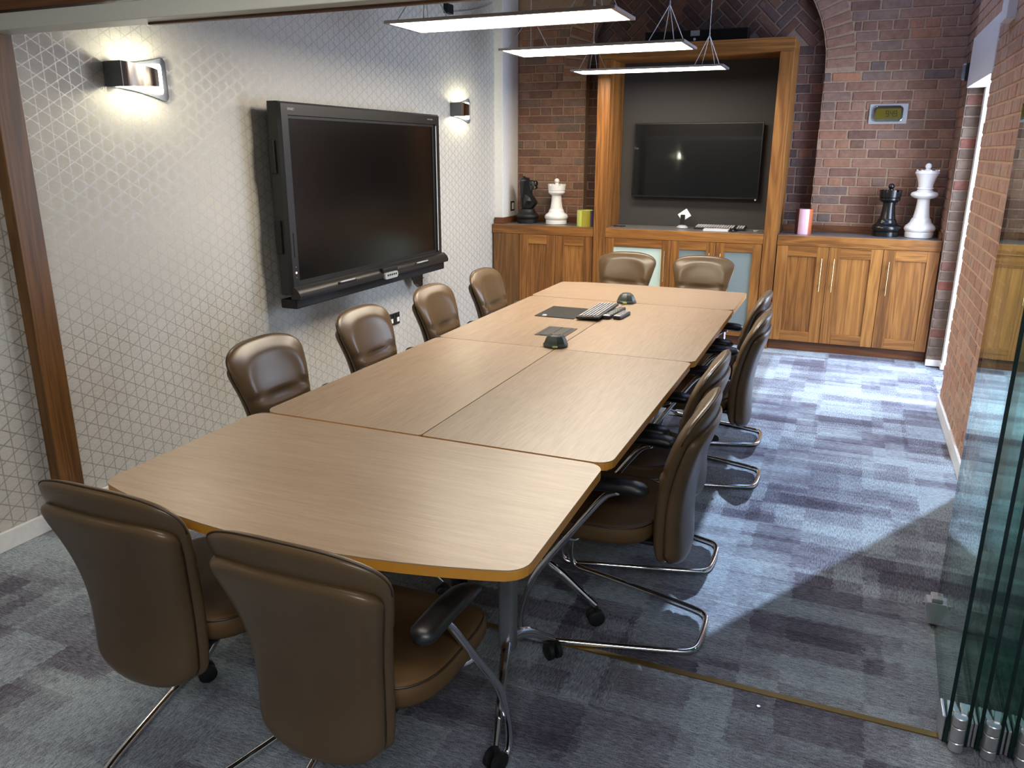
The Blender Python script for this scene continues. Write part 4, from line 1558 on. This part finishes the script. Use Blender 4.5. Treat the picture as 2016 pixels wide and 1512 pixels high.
# neck and head silhouette, nose towards +x
sil = [(-0.050, 0.134), (-0.066, 0.165), (-0.072, 0.22), (-0.074, 0.28), (-0.076, 0.335), (-0.082, 0.370), (-0.076, 0.400), (-0.062, 0.420), (-0.020, 0.424), (0.016, 0.420), (0.020, 0.398), (0.060, 0.394), (0.088, 0.392), (0.098, 0.380), (0.098, 0.352), (0.094, 0.348), (0.088, 0.344), (0.095, 0.338), (0.094, 0.322), (0.082, 0.314), (0.054, 0.316), (0.044, 0.300), (0.044, 0.276), (0.062, 0.246), (0.082, 0.218), (0.098, 0.194), (0.094, 0.178), (0.076, 0.158), (0.058, 0.140), (0.056, 0.134)]
bm = bmesh.new()
layers = []
for d in (-1.0, -0.85, -0.45, 0, 0.45, 0.85, 1.0):
    sc_ = 1 - 0.20 * abs(d) ** 3
    row = []
    for x, z in sil:
        th = 0.060 - 0.020 * min(1, max(0, (z - 0.2) / 0.2)) - (0.012 if x > 0.03 and z > 0.29 else 0)
        row.append(bm.verts.new((x * sc_, d * th, 0.27 + (z - 0.27) * (1 - 0.05 * abs(d) ** 3))))
    layers.append(row)
ns = len(sil)
for a, b in zip(layers, layers[1:]):
    for k in range(ns):
        j = (k + 1) % ns
        bm.faces.new((a[k], b[k], b[j], a[j]))
bm.faces.new(layers[0]); bm.faces.new(list(reversed(layers[-1])))
bmesh.ops.triangulate(bm, faces=[f_ for f_ in bm.faces if len(f_.verts) > 4])
bmesh.ops.recalc_face_normals(bm, faces=bm.faces[:])
head = auto(obj('head', bm, M['black_gloss'], t), 40)
for s in (-1, 1):
    bm = bmesh.new()
    v = [bm.verts.new(p) for p in ((-0.055, s * 0.012, 0.41), (0.005, s * 0.012, 0.412), (-0.002, s * 0.044, 0.395), (-0.060, s * 0.044, 0.39), (-0.044, s * 0.026, 0.436))]
    for q in ((0, 1, 4), (1, 2, 4), (2, 3, 4), (3, 0, 4), (3, 2, 1, 0)):
        bm.faces.new([v[i] for i in q])
    bmesh.ops.recalc_face_normals(bm, faces=bm.faces[:])
    obj('ear', bm, M['black_gloss'], head)
    bm = bmesh.new()
    bmesh.ops.create_uvsphere(bm, u_segments=10, v_segments=8, radius=0.008)
    bmesh.ops.translate(bm, vec=(0.040, s * 0.034, 0.358), verts=bm.verts)
    obj('eye', bm, M['black_gloss'], head, smooth=True)
    bm = bmesh.new()                                     # carved mane facet on the neck
    v = [bm.verts.new(p) for p in ((-0.020, s * 0.056, 0.268), (0.030, s * 0.050, 0.252), (0.056, s * 0.052, 0.205), (0.020, s * 0.060, 0.165), (-0.026, s * 0.060, 0.160), (-0.030, s * 0.058, 0.215), (0.006, s * 0.074, 0.212))]
    for i in range(6):
        bm.faces.new((v[i], v[(i + 1) % 6], v[6]))
    bm.faces.new([v[i] for i in range(5, -1, -1)])
    bmesh.ops.recalc_face_normals(bm, faces=bm.faces[:])
    obj('mane', bm, M['black_gloss'], head)
t.rotation_euler = (0, 0, 0.20)

# striped pencil pot and colour blocks
t = thing('pencil_pot', 'round pot striped lime, olive and violet beside the white rook', 'pot', (-2.252, 7.09, WZ))
R_, H_ = 0.082, 0.142
for k, (a0, a1, mk) in enumerate(((-165, -100, 'lime'), (-100, -44, 'olive'), (-44, 60, 'violet'), (60, 195, 'lime'))):
    bm = bmesh.new()
    n = max(4, int((a1 - a0) / 8))
    rows = []
    for r, z in ((R_, 0), (R_, H_), (R_ - 0.004, H_), (R_ - 0.004, 0.006)):
        rows.append([bm.verts.new((r * math.cos(math.radians(a0 + (a1 - a0) * i / n)), r * math.sin(math.radians(a0 + (a1 - a0) * i / n)), z)) for i in range(n + 1)])
    for a, b in zip(rows, rows[1:]):
        for i in range(n):
            bm.faces.new((a[i], a[i + 1], b[i + 1], b[i]))
    bmesh.ops.recalc_face_normals(bm, faces=bm.faces[:])
    o = obj('stripe', bm, M[mk], t, smooth=False)
    auto(o, 40)
    o['label'] = {'lime': 'lime stripe', 'olive': 'olive stripe', 'violet': 'violet stripe'}[mk]
bm = bmesh.new(); lathe(bm, [(R_ - 0.001, 0.0), (R_ - 0.001, 0.006)], 32); obj('bottom', bm, M['violet'], t)

t = thing('candle_pot', 'upright round pot in pink, orange and plum beside the right tower upright', 'pot', (-0.365, 7.14, WZ))
R_, H_ = 0.066, 0.205
for a0, a1, mk in ((-160, -125, 'plum'), (-125, -52, 'pink'), (-52, 40, 'orange'), (40, 200, 'plum')):
    bm = bmesh.new()
    n = max(4, int((a1 - a0) / 8))
    rows = []
    for r, z in ((R_, 0), (R_, H_), (R_ - 0.004, H_), (R_ - 0.004, 0.006)):
        rows.append([bm.verts.new((r * math.cos(math.radians(a0 + (a1 - a0) * i / n)), r * math.sin(math.radians(a0 + (a1 - a0) * i / n)), z)) for i in range(n + 1)])
    for a, b in zip(rows, rows[1:]):
        for i in range(n):
            bm.faces.new((a[i], a[i + 1], b[i + 1], b[i]))
    bmesh.ops.recalc_face_normals(bm, faces=bm.faces[:])
    o = auto(obj('stripe', bm, M[mk], t), 40)
    o['label'] = mk + ' stripe'
bm = bmesh.new(); lathe(bm, [(R_ - 0.001, 0.0), (R_ - 0.001, 0.006)], 32); obj('bottom', bm, M['plum'], t)

# ------------------------------------------------------------------ thermostat, sensor, switch, sockets, bracket
t = thing('thermostat', 'silver-framed thermostat with an olive display on the brick wall', 'thermostat', (0.178, YB, 1.922))
bm = bmesh.new(); box(bm, -0.141, 0.141, -0.014, 0.010, -0.077, 0.077, bevel=0.003); obj('back_plate', bm, M['silver'], t)
bm = bmesh.new()
prism(bm, rounded(-0.108, 0.108, -0.060, 0.060, 0.025), 0, 0.02, bevel=0.006, m=Matrix.Translation((0, -0.014, 0)) @ Matrix.Rotation(PI / 2, 4, 'X'))
obj('bezel', bm, M['chrome'], t)
bm = bmesh.new()
prism(bm, rounded(-0.092, 0.092, -0.040, 0.040, 0.012), 0, 0.004, m=Matrix.Translation((0, -0.034, 0)) @ Matrix.Rotation(PI / 2, 4, 'X'))
lcd = obj('display', bm, M['olive_lcd'], t)
# seven-segment 9:49
SEG = {'9': 'abcdfg', '4': 'bcfg', ':': ''}
segs = {'a': (0, 1, 1, 1), 'b': (1, 0.5, 1, 1), 'c': (1, 0, 1, 0.5), 'd': (0, 0, 1, 0), 'e': (0, 0, 0, 0.5), 'f': (0, 0.5, 0, 1), 'g': (0, 0.5, 1, 0.5)}
bm = bmesh.new()
for ch, ox in (('9', -0.016), ('4', 0.016), ('9', 0.044)):
    for sname in SEG[ch]:
        xa, za, xb, zb = segs[sname]
        w, h, tk = 0.018, 0.042, 0.0022
        box(bm, ox + min(xa, xb) * w - tk, ox + max(xa, xb) * w + tk, -0.0392, -0.0380, -0.021 + min(za, zb) * h - tk, -0.021 + max(za, zb) * h + tk)
for dz in (-0.009, 0.009):
    box(bm, 0.0075, 0.0105, -0.0392, -0.0380, dz - 0.002, dz + 0.002)
obj('digits', bm, M['lcd_digit'], lcd)

t = thing('motion_sensor', 'small black and silver sensor high in the brick corner', 'sensor', (XR - 0.001, 6.93, 2.185))
bm = bmesh.new(); box(bm, -0.022, 0.0, -0.03, 0.03, -0.062, 0.062, bevel=0.005); obj('body', bm, M['black_matt'], t)
bm = bmesh.new(); box(bm, -0.050, -0.0225, -0.022, 0.022, -0.060, 0.055, bevel=0.010); obj('lens', bm, M['steel_grey'], t)

t = thing('light_switch', 'dark nickel light switch on the side of the white pillar', 'switch', (-3.055, 7.25, 1.118))
bm = bmesh.new(); box(bm, 0.0, 0.006, -0.044, 0.044, -0.046, 0.046, bevel=0.002); obj('plate', bm, M['nickel'], t)
bm = bmesh.new(); box(bm, 0.006, 0.010, -0.022, 0.022, -0.030, 0.030, bevel=0.001); obj('rocker', bm, M['white_gloss'], t)

t = thing('wall_socket', 'dark metal double socket low on the papered wall between two chairs', 'socket', (XL, 5.13, 0.392))
bm = bmesh.new(); box(bm, 0.0, 0.007, -0.073, 0.073, -0.046, 0.046, bevel=0.002); obj('plate', bm, M['nickel'], t)
for s in (-1, 1):
    bm = bmesh.new(); box(bm, 0.007, 0.010, s * 0.045 - 0.016, s * 0.045 + 0.016, -0.026, 0.008, bevel=0.001); obj('outlet', bm, M['white_gloss'], t)
    bm = bmesh.new(); box(bm, 0.007, 0.011, s * 0.020 - 0.008, s * 0.020 + 0.008, 0.014, 0.036, bevel=0.001); obj('rocker', bm, M['black_matt'], t)

t = thing('wall_bracket', 'small black bracket with a thin cable high on the papered wall', 'bracket', (XL, 6.10, 2.70))
bm = bmesh.new(); box(bm, 0.0, 0.04, -0.05, 0.05, -0.03, 0.04, bevel=0.004); obj('body', bm, M['black_matt'], t)
bm = bmesh.new(); tube(bm, catmull([(0.02, 0.05, -0.012), (0.02, 0.30, 0.035), (0.02, 0.60, 0.10), (0.02, 0.85, 0.18)], 5), 0.0035, 6); obj('cable', bm, M['silver'], t, smooth=True)

# ------------------------------------------------------------------ things on the table
t = thing('desk_mat', 'dark grey mat with a white emblem lying on the left-hand table', 'mat', (-1.455, 4.205, TZ))
bm = bmesh.new(); box(bm, -0.115, 0.115, -0.155, 0.155, 0.0004, 0.004, bevel=0.001); obj('sheet', bm, plain('mat_grey', srgb(36, 35, 34), 0.7, spec=0.2), t)
o = lettering('emblem', 'S', 0.055, 0.0003, 0.002, M['white_gloss'], t)
o.location = (-0.075, -0.142, 0.0043); o.rotation_euler = (0, 0, 0.25)

keyboard('keyboard', 'silver and black keyboard lying across the corner of the dark mat', (-1.262, 4.250, TZ + 0.0045), -PI / 2 + 0.02, 0.43, 0.13, 6, 15, 0.06)


def remote(label, x, y, rz, L, W, z=TZ):
    t = thing('remote_control', label, 'remote', (x, y, z + 0.0005), rz, 'remote controls beside the keyboard')
    bm = bmesh.new(); box(bm, -W / 2, W / 2, -L / 2, L / 2, 0, 0.020, bevel=0.006); auto(obj('body', bm, M['keybase'], t))
    bm0 = nbox(-0.0045, 0.0045, -0.004, 0.004, 0, 0.003, bevel=0.001, seg=1)
    me = bpy.data.meshes.new('button'); bm0.to_mesh(me); bm0.free(); me.materials.append(M['key'])
    for r in range(7):
        for c in range(3):
            obj('button', me, None, t, ((c - 1) * W * 0.27, -L * 0.40 + r * L * 0.8 / 6, 0.0198))
    bm = bmesh.new(); box(bm, -W * 0.4, W * 0.4, -L / 2 + 0.002, -L / 2 + 0.03, 0.0195, 0.0215, bevel=0.001); obj('end_cap', bm, M['silver'], t)
    return t


remote('longer dark remote control touching the keyboard edge', -1.172, 4.265, -0.05, 0.30, 0.042)
remote('short silver-ended remote control, right of the longer remote', -1.115, 4.215, -0.08, 0.17, 0.046)

t = thing('cable_hatch', 'black flush cable hatch with two flaps set in the left-hand table', 'cable hatch', (-1.320, 3.715, TZ))
bm = bmesh.new(); box(bm, -0.078, 0.078, -0.108, 0.108, 0.0002, 0.0025, bevel=0.0008); obj('rim', bm, M['black_matt'], t)
for x0, x1 in ((-0.052, -0.001), (0.001, 0.052)):
    bm = bmesh.new(); box(bm, x0, x1, -0.102, 0.102, 0.0026, 0.0045, bevel=0.0006); obj('flap', bm, M['charcoal'], t)
for x in (-0.060, 0.060):
    bm = bmesh.new(); box(bm, x - 0.004, x + 0.004, -0.098, 0.098, 0.0026, 0.0032); obj('brush_slot', bm, M['rubber'], t)


def pod(label, x, y, rz):
    t = thing('microphone_pod', label, 'microphone', (x, y, TZ + 0.0003), rz, 'conference microphones on the table')
    bm = bmesh.new(); lathe(bm, [(0.052, 0), (0.058, 0.003), (0.059, 0.012), (0.055, 0.018)], 36); auto(obj('base', bm, M['pod'], t))
    bm = bmesh.new()
    lathe(bm, smooth_prof([(0.0555, 0.018), (0.050, 0.034), (0.040, 0.050), (0.030, 0.057)]), 9)
    auto(obj('dome', bm, M['pod'], t), 12)
    bm = bmesh.new(); lathe(bm, [(0.028, 0.0572), (0.024, 0.060)], 9); obj('button', bm, M['charcoal'], t)
    bm = bmesh.new(); box(bm, -0.012, 0.012, -0.061, -0.0585, 0.005, 0.013, bevel=0.001); obj('indicator', bm, M['led_green'], t)
    return t


pod('grey dome microphone in front of the cable hatch', -1.220, 3.425, 0.3)
pod('grey dome microphone by the far end table, behind the remotes', -1.205, 4.650, 0.1)

# ------------------------------------------------------------------ folding glass partition, stacked at the right
t = thing('glass_partition', 'folded stack of green-tinted glass panels with silver hinges at the right', 'glass partition', (0.43, 2.24, 0))
PX = [0.405, 0.455, 0.485, 0.535, 0.567, 0.617]
SK = 0.025
y0, y1 = 2.205, 2.872
th = 0.010
panes = []
for k, x in enumerate(PX):
    bm = bmesh.new()
    c = [(x, y0), (x + th, y0), (x + th + SK, y1), (x + SK, y1)]
    prism(bm, c, 0.012, 2.045)
    me = bpy.data.meshes.new('pane'); bm.to_mesh(me); bm.free()
    me.materials.append(M['glass']); me.materials.append(M['glass_edge'])
    for p in me.polygons:
        if abs(p.normal.x) < 0.7:
            p.material_index = 1
    o = obj('pane', me, None, t)
    panes.append(o)
    for yy, zz in ((y0 + 0.05, 0.0), (y0 + 0.05, 1.965)):
        for dx in (-0.009, th + 0.0005):
            bm = bmesh.new(); box(bm, x + dx, x + dx + 0.0085, yy - 0.040, yy + 0.045, zz + 0.008, zz + 0.088, bevel=0.002)
            obj('clamp', bm, M['alu'], o)
for k in (0, 2, 4):
    xm = (PX[k] + PX[k + 1] + th) / 2
    for zz in (0.006, 1.94):
        bm = bmesh.new()
        z = zz
        for h in (0.030, 0.046, 0.030):
            lathe(bm, [(0.0175, z), (0.019, z + 0.002), (0.019, z + h - 0.002), (0.0175, z + h)], 24, (xm, y0 - 0.012, 0))
            z += h + 0.002
        auto(obj('hinge', bm, M['alu'], panes[k]))
        bm = bmesh.new()
        for dx, a in ((-0.014, 0.35), (0.014, -0.35)):
            box(bm, -0.008, 0.008, 0.0, 0.05, zz + 0.04, zz + 0.115, bevel=0.002, m=Matrix.Translation((xm + dx * 0.6, y0 - 0.005, 0)) @ Matrix.Rotation(a * 0.5, 4, 'Z'))
        obj('hinge_arm', bm, M['alu'], panes[k])
# lock shoe at the free bottom corner
bm = bmesh.new()
lx, ly = 0.430, y1 + 0.002
poly = [(-0.024, 0.012), (0.024, 0.012), (0.040, 0.082), (0.034, 0.096), (-0.034, 0.096), (-0.040, 0.082)]
prism(bm, poly, -0.028, 0.028, bevel=0.002, m=Matrix.Translation((lx + 0.003, ly, 0)) @ Matrix.Rotation(PI / 2, 4, 'X'))
lock = obj('lock_shoe', bm, M['alu'], t)
bm = bmesh.new(); box(bm, lx - 0.019, lx + 0.025, ly - 0.026, ly + 0.026, 0.0965, 0.112, bevel=0.003)
for sx in (-0.042, 0.046):
    tube(bm, [(lx + sx, ly - 0.014, 0.076), (lx + sx, ly - 0.014, 0.088)], 0.004, 8)
obj('lock_cap', bm, M['silver'], lock)
world_children(t)
# a pane's children were made in world coordinates under an unmoved pane, so only the first level needs the shift
